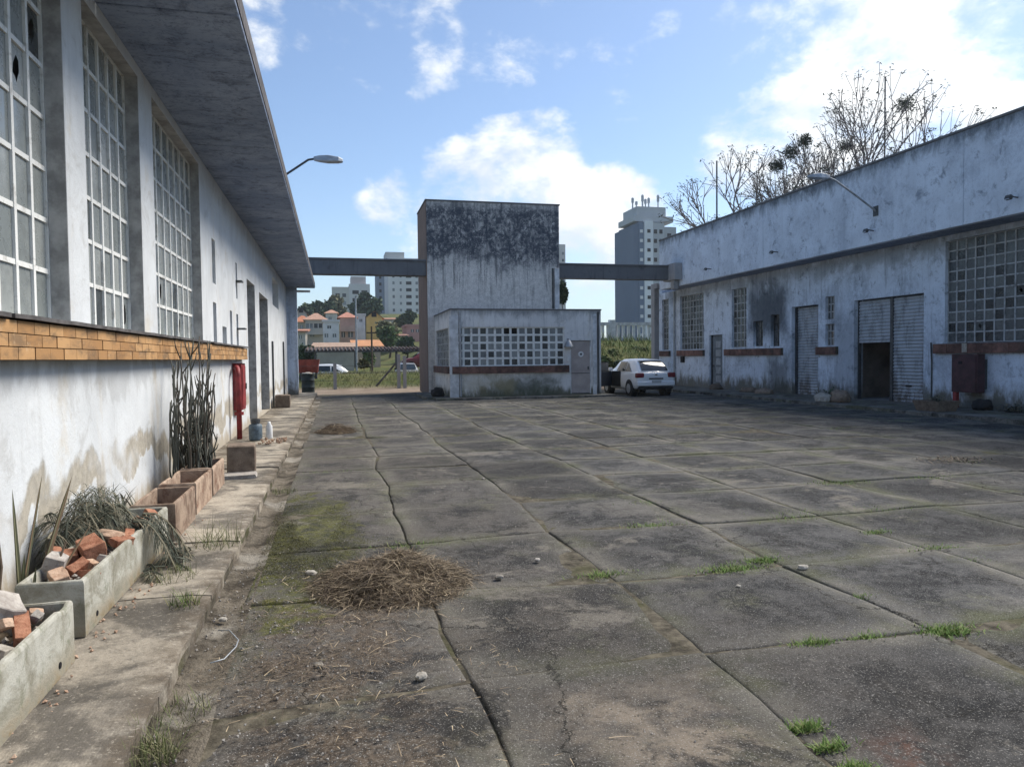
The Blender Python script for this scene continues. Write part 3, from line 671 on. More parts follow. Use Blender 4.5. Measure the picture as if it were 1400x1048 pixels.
# pavement in front of the right-hand building, with its kerb stones
m = NM('dirty_pavement', 0.95, 0.15)
a1 = m.noise(1.8, 9, 0.75, 0.5); a2 = m.noise(24, 6, 0.75)
c = m.mix(m.mr(a1, 0.4, 0.6), (0.07, 0.068, 0.06), (0.22, 0.21, 0.19)); c = m.mix(m.mr(m.noise(0.9, 6, 0.65), 0.5, 0.62, 0, 0.7), c, (0.075, 0.085, 0.045)); c = m.mix(m.mr(a2, 0.55, 0.68, 0, 0.5), c, (0.04, 0.04, 0.038))
m.col(c).bump(m.math('ADD', a2, m.math('MULTIPLY', a1, 2)), 0.7, 0.015); M['pave'] = m.m
pave = tag(MB().box(14.98, 6.0, -0.1, 17.2, 38.5, 0.062).build('pavement', M['pave']), kind='structure')
kerb = MB().box(-0.11, -0.72, -0.15, 0.11, 0.72, 0.085).mesh('kerb_stone', M['pave'])
for k in range(18):
    y = 7.5 + k*1.46
    if y < 36: place('kerb_stone', kerb, pave, (14.86+rnd.uniform(-.012, .012), y, rnd.uniform(-0.015, 0.008)), (0, rnd.uniform(-.03, .03), rnd.uniform(-.008, .008)))

# ------------------------------------------------------------------ warehouse on the left
XL = -1.95
wh = thing('warehouse', (XL, 15, 0), 'long white painted warehouse with deep concrete eave and orange tiled ledge', 'building')
holes = [(4.46, 6.23, 1.88, 4.58), (6.70, 8.47, 1.88, 4.58), (9.06, 12.0, 1.88, 4.58),
         (13.05, 13.40, 2.90, 3.64), (13.03, 13.38, 1.88, 2.58), (14.03, 14.55, 1.88, 2.22), (15.05, 15.35, 1.88, 2.57), (16.05, 16.28, 2.88, 3.62), (16.0, 16.3, 1.88, 2.56),
         (18.0, 19.75, 0.10, 3.5), (20.85, 23.45, 0.10, 3.44), (25.3, 28.0, 3.42, 4.36)]
wall_mesh('X', XL, XL-0.42, -4.0, 33.0, 0.0, 4.7, holes).build('wall', M['wall_l'], wh)
MB().box(XL-0.42, 32.6, 0, -12, 33.0, 4.7).build('end_wall', M['wall_l'], wh)
MB().box(XL-0.42, -4.0, 0, -12, -3.6, 4.7).build('end_wall', M['wall_l'], wh)
MB().box(-12.3, -4.0, 0, -12, 33.0, 4.7).build('back_wall', M['wall_l'], wh)
MB().box(XL, 32.55, 0.0, -1.53, 33.0, 4.7).build('pier', M['wall_r'], wh)
ej = [-4.2, 2.85, 7.1, 11.37, 15.62, 19.9, 24.1, 28.4, 33.15]
for a, b in zip(ej[:-1], ej[1:]):
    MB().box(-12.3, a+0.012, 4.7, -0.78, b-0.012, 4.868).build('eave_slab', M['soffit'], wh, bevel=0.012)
    MB().box(-0.86, a+0.014, 4.74, -0.77, b-0.014, 4.93).build('eave_kerb', M['flash'], wh)
wins = [((4.46, 6.23), 6, {(5, 5), (4, 4)}), ((6.70, 8.47), 6, {(5, 0)}), ((9.06, 12.0), 8, {(5, 0), (2, 1)})]
for (a, b), nc, br in wins:
    grid_window(wh, 'X', XL-0.13, a, b, 1.90, 4.58, nc, 7, 0.040, M['bars'], M['pane_l'], -1, thick_every=0, broken=br)
MB().box(XL-0.40, 4.4, 1.8, XL-0.41, 12.1, 4.66).build('blackout', M['void'], wh)
for (a, b, c, d) in holes[3:9] + holes[11:]:
    MB().box(XL-0.24, a, c, XL-0.30, b, d).build('recess_panel', M['void'] if a < 20 else M['reveal'], wh)
for (a, b, c, d) in holes[3:9]:
    MB().box(XL-0.10, a, (c+d)/2-0.03, XL-0.16, b, (c+d)/2+0.02).build('crossbar', M['bars'], wh)
MB().box(XL-0.02, 16.02, 3.22, XL+0.12, 16.30, 3.25).build('bracket', M['darkmetal'], wh)
MB().box(XL-0.02, 16.0, 2.24, XL+0.16, 16.32, 2.27).build('bracket', M['darkmetal'], wh)
for (a, b, c, d) in holes[9:11]:
    mb = MB(); n = int((d-c)/0.085)
    for k in range(n):
        z = c + 0.02 + k*(d-c-0.02)/n
        mb.add([(XL-0.30, a, z), (XL-0.30, b, z), (XL-0.275, b, z+0.045), (XL-0.275, a, z+0.045), (XL-0.30, b, z+0.085), (XL-0.30, a, z+0.085)], [(0, 1, 2, 3), (3, 2, 4, 5)])
    mb.build('roller_shutter', M['shutter_l'], wh)
    MB().box(XL-0.31, a, c, XL-0.38, b, d).build('shutter_backing', M['void'], wh)
    MB().box(XL-0.24, b-0.05, c, XL-0.30, b, d).build('guide_rail', M['darkmetal'], wh)
for y, zt in ((24.5, 2.2), (29.6, 2.3)):
    MB().tube([(XL+0.035, y, 0.1), (XL+0.035, y, zt)], 0.03, 8).build('drain_pipe', M['darkmetal'], wh)
MB().box(-1.56, 33.16, 4.52, -0.98, 33.22, 4.62).build('gutter_bracket', M['white'], wh)
# grey sheets on far jambs and heads, shade of the reveals put into colour
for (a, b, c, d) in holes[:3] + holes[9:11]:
    MB().box(XL-0.003, b-0.006, c+0.02, XL-(0.128 if b < 13 else 0.27), b+0.002, d-0.003).build('jamb_shade', M['reveal'], wh)
    MB().box(XL-0.003, a, d-0.006, XL-(0.128 if b < 13 else 0.27), b-0.007, d+0.002).build('head_shade', M['reveal'], wh)
# tiled ledge: three courses of orange tiles on a mortar bed, dark flashing on top
led = MB().box(XL-0.02, -4.0, 1.615, XL+0.118, 16.75, 1.852).build('ledge', M['mortar'], wh)
tl = MB().box(-0.011, -0.1205, -0.0365, 0.011, 0.1205, 0.0365).mesh('tile', M['tile'])
for r_ in range(3):
    y = 2.4 + (0.12 if r_ % 2 else 0.0)
    while y < 16.5:
        place('tile', tl, led, (XL+0.122+rnd.uniform(-.0025, .0025), y+0.125, 1.655+r_*0.079), (0, 0, 0), (1, 1 + rnd.uniform(-0.01, 0.005), 1))
        y += 0.25
for k, (a, b) in enumerate([(-4.0, 4.75), (4.80, 9.4), (9.42, 11.6), (11.95, 16.7)]):
    q = MB(); n = max(3, int((b-a)/0.25))
    for i in range(n+1):
        y = a+(b-a)*i/n; w = XL+0.165+0.012*mn.noise(Vector((0, y*2, 1)))+0.008*mn.noise(Vector((0, y*9, 1))); z = 1.866+0.006*mn.noise(Vector((3, y*3, 1)))
        q.v += [(XL, y, z), (w, y, z-0.004), (w, y, z+0.022), (XL, y, z+0.03)]
    for i in range(n):
        for s_ in range(4): q.f.append((i*4+s_, i*4+(s_+1) % 4, i*4+4+(s_+1) % 4, i*4+4+s_))
    q.f += [(3, 2, 1, 0), (n*4, n*4+1, n*4+2, n*4+3)]
    q.build('flashing', M['flash'] if k != 1 else M['flash'], wh)

# ------------------------------------------------------------------ building on the right
XR, XF = 17.2, 16.2
rb = thing('storehouse', (XR, 22, 0), 'long grey storehouse with tall stained parapet and roller shutters', 'building')
rh = [(14.3, 17.69, 1.86, 4.80), (18.47, 21.5, 0.06, 3.40), (22.5, 23.0, 2.83, 3.65), (22.5, 23.0, 1.9, 2.67), (23.4, 25.0, 0.06, 3.42),
      (28.2, 29.4, 1.93, 4.5), (26.95, 27.67, 1.95, 3.0), (25.8, 26.4, 1.93, 3.2), (30.2, 31.4, 0.06, 2.54), (31.95, 34.4, 1.9, 4.6), (35.7, 36.5, 1.9, 4.6)]
wall_mesh('X', XR, XR+0.35, 6.0, 37.6, 0.0, 4.96, rh).build('wall', M['wall_r'], rb)
MB().box(XR+0.35, 37.25, 0, 30, 37.6, 7.3).build('end_wall', M['wall_r'], rb)
MB().box(XR+0.35, 6.0, 0, 30, 6.35, 7.3).build('end_wall', M['wall_r'], rb)
MB().box(30, 6.0, 0, 30.3, 37.6, 7.3).build('back_wall', M['wall_r'], rb)
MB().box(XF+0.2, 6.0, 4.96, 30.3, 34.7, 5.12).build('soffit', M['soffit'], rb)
MB().box(XR+0.36, 34.7, 4.96, 30.3, 37.6, 5.12).build('roof_slab', M['soffit'], rb)
fj = [6.0, 16.1, 25.4, 34.7]
for a, b in zip(fj[:-1], fj[1:]):
    MB().box(XF, a+0.006, 4.96, XF+0.2, b-0.006, 7.42).build('parapet', M['fascia'], rb, bevel=0.015)
    MB().box(XF-0.03, a+0.003, 7.42, XF+0.24, b-0.003, 7.49).build('coping', M['beam'], rb, bevel=0.012)
MB().box(XF+0.2, 34.5, 5.12, 30.3, 34.7, 7.42).build('parapet', M['fascia'], rb)
MB().box(XF-0.12, 35.05, 0.0, XF+0.14, 35.45, 5.05).build('pier', M['block'], rb)
MB().box(XF-0.12, 34.75, 5.05, XR+0.3, 35.45, 5.3).build('pier_cap', M['block'], rb)
MB().box(XF-0.4, 32.15, 5.22, XF-0.004, 33.4, 6.02).build('beam_socket', M['block'], rb, bevel=0.02)
MB().box(XF-0.3, 32.45, 4.80, XF-0.05, 32.8, 5.22).build('corbel', M['block'], rb, bevel=0.02)
grid_window(rb, 'X', XR+0.10, 14.3, 17.69, 1.88, 4.80, 11, 10, 0.042, M['bars_r'], M['pane_r'], 1, thick_every=0, broken={(7, 1), (3, 4)})
grid_window(rb, 'X', XR+0.10, 31.95, 34.4, 1.9, 4.6, 8, 9, 0.04, M['bars_r'], M['pane_r'], 1)
grid_window(rb, 'X', XR+0.10, 28.2, 29.4, 1.93, 4.5, 4, 8, 0.045, M['bars_r'], M['pane_r'], 1, broken={(0, 3)})
grid_window(rb, 'X', XR+0.10, 35.7, 36.5, 1.9, 4.6, 3, 9, 0.04, M['bars_r'], M['pane_r'], 1)
grid_window(rb, 'X', XR+0.10, 22.5, 23.0, 2.83, 3.65, 3, 3, 0.04, M['bars_r'], M['pane_r'], 1)
grid_window(rb, 'X', XR+0.10, 22.5, 23.0, 1.9, 2.67, 3, 3, 0.04, M['bars_r'], M['pane_r'], 1, open_cells={(0, 2), (1, 2), (2, 2), (0, 1)})
grid_window(rb, 'X', XR+0.14, 26.95, 27.67, 1.95, 3.0, 2, 3, 0.04, M['darkmetal'], M['pane_r'], 1)
grid_window(rb, 'X', XR+0.14, 25.8, 26.4, 1.93, 3.2, 2, 4, 0.04, M['darkmetal'], M['pane_r'], 1, open_cells={(0, 0), (1, 2)})
for a, b in ((14.0, 18.0), (22.3, 23.4), (25.55, 29.9), (31.85, 34.6), (35.5, 37.0)):
    sl_ = MB().box(XR-0.10, a, 1.575, XR+0.02, b, 1.855).build('sill', M['mortar'], rb)
    n = max(2, round((b-a)/0.5)); w = (b-a)/n
    st = MB().box(-0.012, -w/2+0.006, -0.135, 0.012, w/2-0.006, 0.135).mesh('sill_block', M['sill'])
    for k in range(n): place('sill_block', st, sl_, (XR-0.108+rnd.uniform(-.004, .004), a+(k+0.5)*w, 1.715))
MB().box(XR-0.13, 16.8, 1.60, XR-0.121, 16.96, 1.86).build('paint_splash', M['stone'], rb)
def shutter(a, b, z0, z1, x, pitch=0.105):
    mb = MB(); n = int((z1-z0)/pitch)
    for k in range(n):
        z = z0+k*(z1-z0)/n; p = (z1-z0)/n
        pr = [(x, z), (x-0.012, z+p*0.15), (x-0.032, z+p*0.42), (x-0.032, z+p*0.62), (x-0.012, z+p*0.86), (x, z+p)]
        vs_ = []
        for (xx, zz) in pr: vs_ += [(xx, a, zz), (xx, b, zz)]
        mb.add(vs_, [(2*i, 2*i+1, 2*i+3, 2*i+2) for i in range(5)])
    mb.box(x-0.03, a, z0-0.06, x+0.02, b, z0)
    return mb
shutter(18.5, 19.88, 0.13, 3.36, XR+0.2).build('roller_shutter', M['shutter'], rb)
shutter(20.0, 21.46, 2.02, 3.36, XR+0.2).build('roller_shutter', M['shutter'], rb)
shutter(23.44, 24.96, 0.13, 3.38, XR+0.28).build('roller_shutter', M['shutter'], rb)
MB().box(XR+0.14, 19.88, 0.06, XR+0.26, 20.0, 3.4).build('guide_rail', M['darkmetal'], rb)
MB().box(XR+0.17, 19.1, 0.55, XR+0.155, 19.35, 0.60).build('shutter_lock', M['black'], rb)
for a in (18.47, 21.46, 23.4, 24.96): MB().box(XR+0.15, a, 0.06, XR+0.27, a+0.04, 3.4).build('guide_rail', M['darkmetal'], rb)
# the room behind the half-raised shutter
MB().box(XR+4.0, 17.5, 0, XR+4.2, 25.2, 4.9).build('inner_wall', M['room'], rb)
MB().box(XR+0.36, 22.1, 0, XR+4.0, 22.3, 4.9).build('inner_wall', M['room'], rb)
MB().box(XR+0.36, 18.0, 0, XR+4.0, 18.2, 4.9).build('inner_wall', M['room'], rb)
MB().box(XR, 18.2, 0.0, XR+4.0, 22.1, 0.055).build('inner_floor', M['block'], rb)
MB().box(XR+1.5, 20.6, 0.055, XR+1.7, 21.15, 2.2).build('stored_panel', M['whitedirty'], rb)
MB().box(XR+0.37, 23.2, 0.0, XR+0.4, 25.2, 3.6).build('blackout', M['void'], rb)
for a, b in ((14.2, 17.8), (22.4, 23.1), (25.7, 29.5), (31.9, 34.5), (35.6, 36.6)): MB().box(XR+0.34, a, 1.8, XR+0.346, b, 4.9).build('blackout', M['void'], rb)
dr = MB().box(XR+0.12, 30.22, 0.06, XR+0.18, 31.38, 2.52).build('door', M['greydoor'], rb)
for k in range(5): MB().box(XR+0.105, 30.55, 0.35+k*0.4, XR+0.121, 30.98, 0.65+k*0.4).build('louvre_panel', M['greypanel'], dr)
MB().box(XR+0.09, 31.15, 1.05, XR+0.121, 31.22, 1.15).build('handle', M['darkmetal'], dr)
MB().box(XR+0.1, 31.30, 0.06, XR+0.2, 31.4, 2.54).build('door_jamb', M['void'], rb)
MB().tube([(XR-0.03, 18.12, 0.06), (XR-0.03, 18.12, 1.3), (XR-0.03, 18.16, 1.9)], 0.022, 6).build('conduit', M['darkmetal'], rb)
MB().tube([(XR-0.06, 34.95, 0.06), (XR-0.06, 34.95, 4.9)], 0.05, 8).build('drain_pipe', M['greymetal'], rb)
MB().box(XR-0.12, 33.9, 1.25, XR, 34.15, 1.55).build('meter_box', M['black'], rb)

# ------------------------------------------------------------------ gatehouse and tower
gh = thing('gatehouse', (7.4, 30, 0), 'low white gatehouse with a wide gridded window, in front of the tower', 'building')
GX0, GX1, GY, GZ = 4.37, 10.5, 28.0, 3.46
wall_mesh('Y', GY, GY+0.22, GX0, GX1, 0.0, GZ, [(4.55, 8.95, 1.27, 2.79), (9.2, 10.08, 0.12, 2.25)]).build('wall', M['gate'], gh)
wall_mesh('X', GX0, GX0+0.22, GY+0.22, 32.7, 0.0, GZ, [(28.6, 32.3, 1.27, 2.79)]).build('side_wall', M['gate'], gh)
MB().box(GX1-0.22, GY+0.22, 0, GX1, 32.7, GZ).build('side_wall', M['gate'], gh)
MB().box(GX0+0.22, GY+0.22, 3.1, GX1-0.22, 32.7, 3.25).build('roof', M['beam'], gh)
MB().box(GX0-0.03, GY-0.03, GZ, GX1+0.03, GY+0.26, GZ+0.05).build('coping', M['beam'], gh, bevel=0.01)
MB().box(GX0-0.03, GY+0.262, GZ, GX0+0.25, 32.69, GZ+0.05).build('coping', M['beam'], gh, bevel=0.01)
MB().box(GX1-0.25, GY+0.262, GZ, GX1+0.03, 32.69, GZ+0.05).build('coping', M['beam'], gh, bevel=0.01)
grid_window(gh, 'Y', GY+0.06, 4.55, 8.95, 1.27, 2.79, 14, 5, 0.088, M['bars'], M['pane_g'], 1, open_cells={(6, 4), (7, 4)})
grid_window(gh, 'X', GX0+0.06, 28.6, 32.3, 1.27, 2.79, 10, 5, 0.05, M['bars_r'], M['pane_g'], 1)
MB().box(4.5, GY+0.215, 1.2, 9.0, GY+0.219, 2.85).build('blackout', M['void'], gh)
MB().box(GX0+0.215, 28.5, 1.2, GX0+0.219, 32.4, 2.85).build('blackout', M['void'], gh)
sl_ = MB().box(4.40, GY-0.10, 0.985, 9.12, GY+0.04, 1.265).build('sill', M['mortar'], gh)
st = MB().box(-0.287, -0.012, -0.135, 0.287, 0.012, 0.135).mesh('sill_block', M['sill'])
for k in range(8): place('sill_block', st, sl_, (4.40+0.59*(k+0.5), GY-0.108+rnd.uniform(-.004, .004), 1.125))
sl_ = MB().box(GX0-0.10, 28.3, 0.985, GX0+0.04, 32.5, 1.265).build('sill', M['sill'], gh)
dr = MB().box(9.22, GY+0.06, 0.14, 10.06, GY+0.11, 2.23).build('door', M['doorpink'], gh)
MB().box(9.22, GY+0.052, 0.92, 10.06, GY+0.058, 0.945).build('door_seam', M['darkmetal'], dr)
MB().box(9.20, GY+0.03, 0.12, 9.24, GY+0.12, 2.25).build('door_frame', M['whitedirty'], gh); MB().box(10.04, GY+0.03, 0.12, 10.08, GY+0.12, 2.25).build('door_frame', M['whitedirty'], gh)
def disc_y(cx, y, cz, r, n=24, th=0.006):
    mb = MB(); 
    for yy in (y, y+th): mb.v += [(cx+r*math.cos(2*math.pi*k/n), yy, cz+r*math.sin(2*math.pi*k/n)) for k in range(n)]
    mb.f.append(tuple(range(n))); mb.f.append(tuple(range(2*n-1, n-1, -1)))
    mb.f += [(k, n+k, n+(k+1) % n, (k+1) % n) for k in range(n)]
    return mb
sg = disc_y(9.66, GY+0.046, 1.70, 0.115).build('round_sign', M['white'], dr)
disc_y(9.66, GY+0.040, 1.70, 0.045, th=0.004).build('sign_mark', M['darkmetal'], sg)
MB().box(9.94, GY+0.03, 1.08, 9.99, GY+0.06, 1.2).build('handle', M['darkmetal'], dr)
MB().box(4.30, GY-0.06, 0.0, 4.66, GY-0.003, GZ-0.25).build('corner_pilaster', M['whitedirty'], gh, bevel=0.01)
MB().tube([(4.72, GY-0.05, 0.1), (4.72, GY-0.05, 3.4)], 0.045, 8).build('drain_pipe', M['greymetal'], gh)
MB().box(10.14, GY-0.06, 0.0, 10.30, GY-0.003, 3.3).build('corner_pilaster', M['whitedirty'], gh)
MB().tube([(10.37, GY-0.05, 0.05), (10.37, GY-0.05, 3.4)], 0.04, 8).build('drain_pipe', M['darkmetal'], gh)
MB().box(9.03, GY-0.09, 1.42, 9.15, GY-0.003, 1.62).build('intercom_box', M['white'], gh, bevel=0.01)
MB().lathe(0, 0, [(0.02, 0.0), (0.18, -0.10), (0.2, -0.13), (0.17, -0.13)], 16)
ls = MB().lathe(9.07, GY-0.18, [(0.03, 2.28), (0.09, 2.22), (0.19, 2.02), (0.2, 1.98), (0.16, 1.98)], 16).build('wall_lamp', M['greymetal'], gh, True)
MB().tube([(9.07, GY, 2.30), (9.07, GY-0.18, 2.29)], 0.02, 6).build('lamp_bracket', M['darkmetal'], ls)
MB().box(3.7, 27.35, -0.05, 10.9, 28.4, 0.075).build('plinth', M['pave'], gh, bevel=0.015)
MB().box(3.45, 28.4, -0.05, 4.37, 33.0, 0.075).build('plinth', M['pave'], gh, bevel=0.015)

tw = thing('tower', (7.15, 34, 0), 'tall square grey tower with black mildewed top behind the gatehouse', 'tower')
TX0, TX1, TY0, TY1, TZ = 4.06, 10.24, 32.7, 36.0, 8.6
MB().box(TX0+0.02, TY0, 0, TX1, TY1, TZ).build('shaft', M['tower'], tw, bevel=0.02)
MB().box(TX0-0.01, TY0+0.05, 0, TX0+0.016, TY1, TZ-0.02).build('side_face', M['tower_side'], tw)
MB().box(TX0-0.04, TY0-0.04, TZ, TX1+0.04, TY1, TZ+0.06).build('coping', M['beam'], tw, bevel=0.012)
MB().box(9.98, TY0-0.12, 3.25, 10.2, TY0-0.004, 5.7).build('downpipe_casing', M['whitedirty'], tw, bevel=0.01)
MB().tube([(9.9, TY0-0.05, 3.25), (9.9, TY0-0.05, 5.7)], 0.04, 8).build('downpipe', M['darkmetal'], tw)

b1 = thing('concrete_beam', (1.5, 33, 5.3), 'dark concrete beam spanning from the warehouse roof to the tower', 'beam', 'beams beside the tower')
MB().box(-3.0, 32.82, 5.29, TX0-0.012, 33.4, 5.92).build('span', M['beam'], b1, bevel=0.015)
MB().box(-3.0, 32.76, 5.92, TX0-0.012, 33.46, 6.0).build('lip', M['beam'], b1, bevel=0.01)
MB().box(-3.0, 32.6, 4.872, -2.4, 33.1, 5.288).build('bearing_block', M['block'], b1)
b2 = thing('concrete_beam', (13, 33, 5.3), 'dark concrete beam spanning from the tower to the grey storehouse', 'beam', 'beams beside the tower')
MB().box(TX1+0.002, 32.84, 5.27, XF-0.402, 33.35, 5.9).build('span', M['beam'], b2, bevel=0.015)
MB().box(TX1+0.002, 32.78, 5.9, XF-0.402, 33.4, 5.98).build('lip', M['beam'], b2, bevel=0.01)

# ------------------------------------------------------------------ hydrant cabinet, pipe, lamps
hc = thing('hydrant_cabinet', (-1.85, 15.7, 0.7), 'tall narrow red fire hose cabinet on the warehouse wall below the ledge', 'cabinet')
MB().box(XL, 15.2, 0.62, XL+0.17, 15.8, 1.54).build('body', M['red'], hc, bevel=0.01)
MB().box(XL+0.17, 15.25, 0.68, XL+0.182, 15.75, 1.48).build('door', M['red'], hc)
MB().box(XL+0.182, 15.68, 1.02, XL+0.205, 15.72, 1.14).build('handle', M['darkmetal'], hc)
MB().box(XL, 15.1, 1.545, XL+0.2, 15.85, 1.57).build('hood', M['whitedirty'], hc)
rp = thing('standpipe', (XL+0.16, 14.75, 0.1), 'thick red vertical pipe beside the red hose cabinet', 'pipe')
MB().tube([(XL+0.16, 14.75, 0.1), (XL+0.16, 14.75, 1.32), (XL+0.15, 14.79, 1.42), (XL+0.11, 14.9, 1.46), (XL+0.1, 15.1, 1.46)], 0.05, 10).build('pipe', M['red'], rp, True)
MB().lathe(XL+0.16, 14.75, [(0.085, 0.56), (0.085, 0.62)], 12).build('collar', M['red'], rp)

def lamp_head(mb_body, a, d, L):
    """cobra-head lantern starting at a, running along horizontal direction d"""
    a = Vector(a); d = Vector(d).normalized(); s_ = Vector((-d.y, d.x, 0)); up = Vector((0, 0, 1)); sec = []
    for t, w, h0, h1 in ((0, .05, -.04, .05), (.2, .10, -.06, .08), (.5, .14, -.07, .09), (.85, .13, -.06, .06), (1, .07, -.05, .02)):
        c = a + d*L*t; sec.append([c-s_*w+up*h0, c+s_*w+up*h0, c+s_*w*0.8+up*h1, c-s_*w*0.8+up*h1])
    vs_ = [q for r_ in sec for q in r_]; fs = []
    for i in range(4):
        for k in range(4): fs.append((i*4+k, i*4+(k+1) % 4, i*4+4+(k+1) % 4, i*4+4+k))
    fs += [(3, 2, 1, 0), (16, 17, 18, 19)]
    mb_body.add(vs_, fs)
l1 = thing('bracket_lamp', (-1.6, 19.3, 4.93), 'street lamp with grey head reaching out above the warehouse eave', 'street lamp', 'bracket lamps over the yard')
MB().tube([(-1.6, 19.3, 4.872), (-1.6, 19.3, 5.9)], 0.04, 8).build('mast', M['greymetal'], l1)
MB().tube([(-1.6, 19.3, 5.86), (-1.05, 19.3, 6.27), (-0.55, 19.3, 6.63), (-0.40, 19.3, 6.66)], 0.028, 8).build('arm', M['darkmetal'], l1)
q = MB(); lamp_head(q, (-0.42, 19.3, 6.66), (1, 0, -0.0), 0.72); q.build('lantern', M['greymetal'], l1, bevel=0.015)
l2 = thing('bracket_lamp', (XF, 19.3, 5.95), 'street lamp on a long arm fixed to the storehouse parapet', 'street lamp', 'bracket lamps over the yard')
MB().tube([(XF-0.004, 19.3, 5.95), (15.5, 19.3, 6.38), (14.75, 19.3, 6.82), (14.5, 19.3, 6.9)], 0.03, 8).build('arm', M['greymetal'], l2)
MB().box(XF-0.03, 19.2, 5.8, XF-0.002, 19.4, 6.1).build('wall_plate', M['darkmetal'], l2)
q = MB(); lamp_head(q, (14.55, 19.3, 6.9), (-1, 0, 0), 0.72); q.build('lantern', M['greymetal'], l2, bevel=0.015)
for (y, z, lab) in ((14.5, 5.34, 'small floodlight on the parapet nearest the right edge'), (19.4, 5.37, 'small floodlight on the parapet under the long lamp arm'),
                    (24.4, 5.42, 'small floodlight on the parapet above the single closed shutter'), (29.4, 5.39, 'small floodlight on the parapet nearest the beam socket')):
    fl = thing('floodlight', (XF, y, z), lab, 'floodlight', 'floodlights along the parapet')
    MB().tube([(XF-0.004, y, z), (XF-0.22, y, z+0.02)], 0.018, 6).build('bracket', M['darkmetal'], fl)
    MB().obox((XF-0.28, y, z-0.01), (0.09, 0.16, 0.1), Matrix.Rotation(R(25), 3, 'Y')).build('housing', M['darkmetal'], fl, bevel=0.01)
    MB().obox((XF-0.325, y, z-0.033), (0.012, 0.13, 0.075), Matrix.Rotation(R(25), 3, 'Y')).build('lens', M['greymetal'], fl)

# ------------------------------------------------------------------ planters
def planter(x0, x1, y0, y1, z1, mat, label, holes=True, fill=0.24, wall=0.032):
    t = thing('planter', ((x0+x1)/2, (y0+y1)/2, 0.1), label, 'planter', 'planter boxes along the warehouse wall')
    z0 = 0.108
    mb = MB(); loops = []; cs_ = [(x0, y0), (x1, y0), (x1, y1), (x0, y1)]; cm_ = ((x0+x1)/2, (y0+y1)/2)
    path = []
    for k in range(4):
        (ax, ay), (bx_, by_) = cs_[k], cs_[(k+1) % 4]; n = max(3, int(math.hypot(bx_-ax, by_-ay)/0.06))
        for i in range(n): path.append((ax+(bx_-ax)*i/n, ay+(by_-ay)*i/n, i == 0))
    def inset(x, y, w): return (min(max(x, x0+w), x1-w), min(max(y, y0+w), y1-w))
    for (w, z, amp) in ((0, z0, 0), (0, z0+(z1-z0)*.5, .003), (0, z1-.02, .004), (.004, z1-.006, .005), (.010, z1, .006), (wall-.008, z1, .006), (wall-.002, z1-.008, .004), (wall, z1-.06, 0), (wall, z0+.05, 0)):
        lp = []
        for (x, y, cn) in path:
            qx, qy = inset(x, y, w); nz_ = mn.noise(Vector((x*9, y*9, z*5))); chip = max(0.0, mn.noise(Vector((x*5.3, y*5.3, 40+x0)))-0.28)*0.09 if z > z1-.03 else 0
            qx += (cm_[0]-qx)*0 + amp*nz_; qy += amp*mn.noise(Vector((x*9, y*9, 9+z))); lp.append((qx, qy, z + (amp*0.6*nz_ - chip if amp else 0)))
        loops.append(lp)
    n = len(path); mb.v = [v_ for lp in loops for v_ in lp]
    for k in range(len(loops)-1):
        for i in range(n): mb.f.append((k*n+i, k*n+(i+1) % n, (k+1)*n+(i+1) % n, (k+1)*n+i))
    mb.f.append(tuple(range(n-1, -1, -1))); mb.f.append(tuple((len(loops)-1)*n+i for i in range(n)))
    mb.build('box', mat, t)
    if fill:
        eb = MB(); nx_, ny_ = 6, 18
        for b in range(ny_+1):
            for a in range(nx_+1):
                x = x0+wall+(x1-x0-2*wall)*a/nx_; y = y0+wall+(y1-y0-2*wall)*b/ny_
                eb.v.append((x, y, fill + 0.05*mn.noise(Vector((x*7, y*7, 0)))))
        for b in range(ny_):
            for a in range(nx_): q = b*(nx_+1)+a; eb.f.append((q, q+1, q+nx_+2, q+nx_+1))
        eb.build('earth', M['earth'], t)
    if holes:
        for y in (y0+0.2, y1-0.2):
            hb = MB(); hb.tube([(x1-0.004, y, 0.17), (x1+0.0035, y, 0.17)], 0.016, 10); hb.build('drain_hole', M['void'], t)
    return t
planter(-1.66, -1.29, 2.55, 4.02, 0.42, M['planter'], 'pale concrete planter full of rubble, nearest in the left foreground', fill=0.30)
planter(-1.68, -1.345, 4.37, 6.42, 0.42, M['planter'], 'long pale concrete planter with red bricks and a withered palm', fill=0.30)
planter(-1.66, -1.31, 6.52, 7.40, 0.42, M['clay'], 'empty reddish planter box next to the long pale planter', False, fill=0.16)
planter(-1.67, -1.33, 7.58, 8.50, 0.42, M['clay'], 'empty reddish planter box, middle one of the three', False, fill=0.16)
planter(-1.67, -1.33, 8.60, 9.42, 0.42, M['clay'], 'reddish planter box with the tall dry cactus stems', False, fill=0.30)

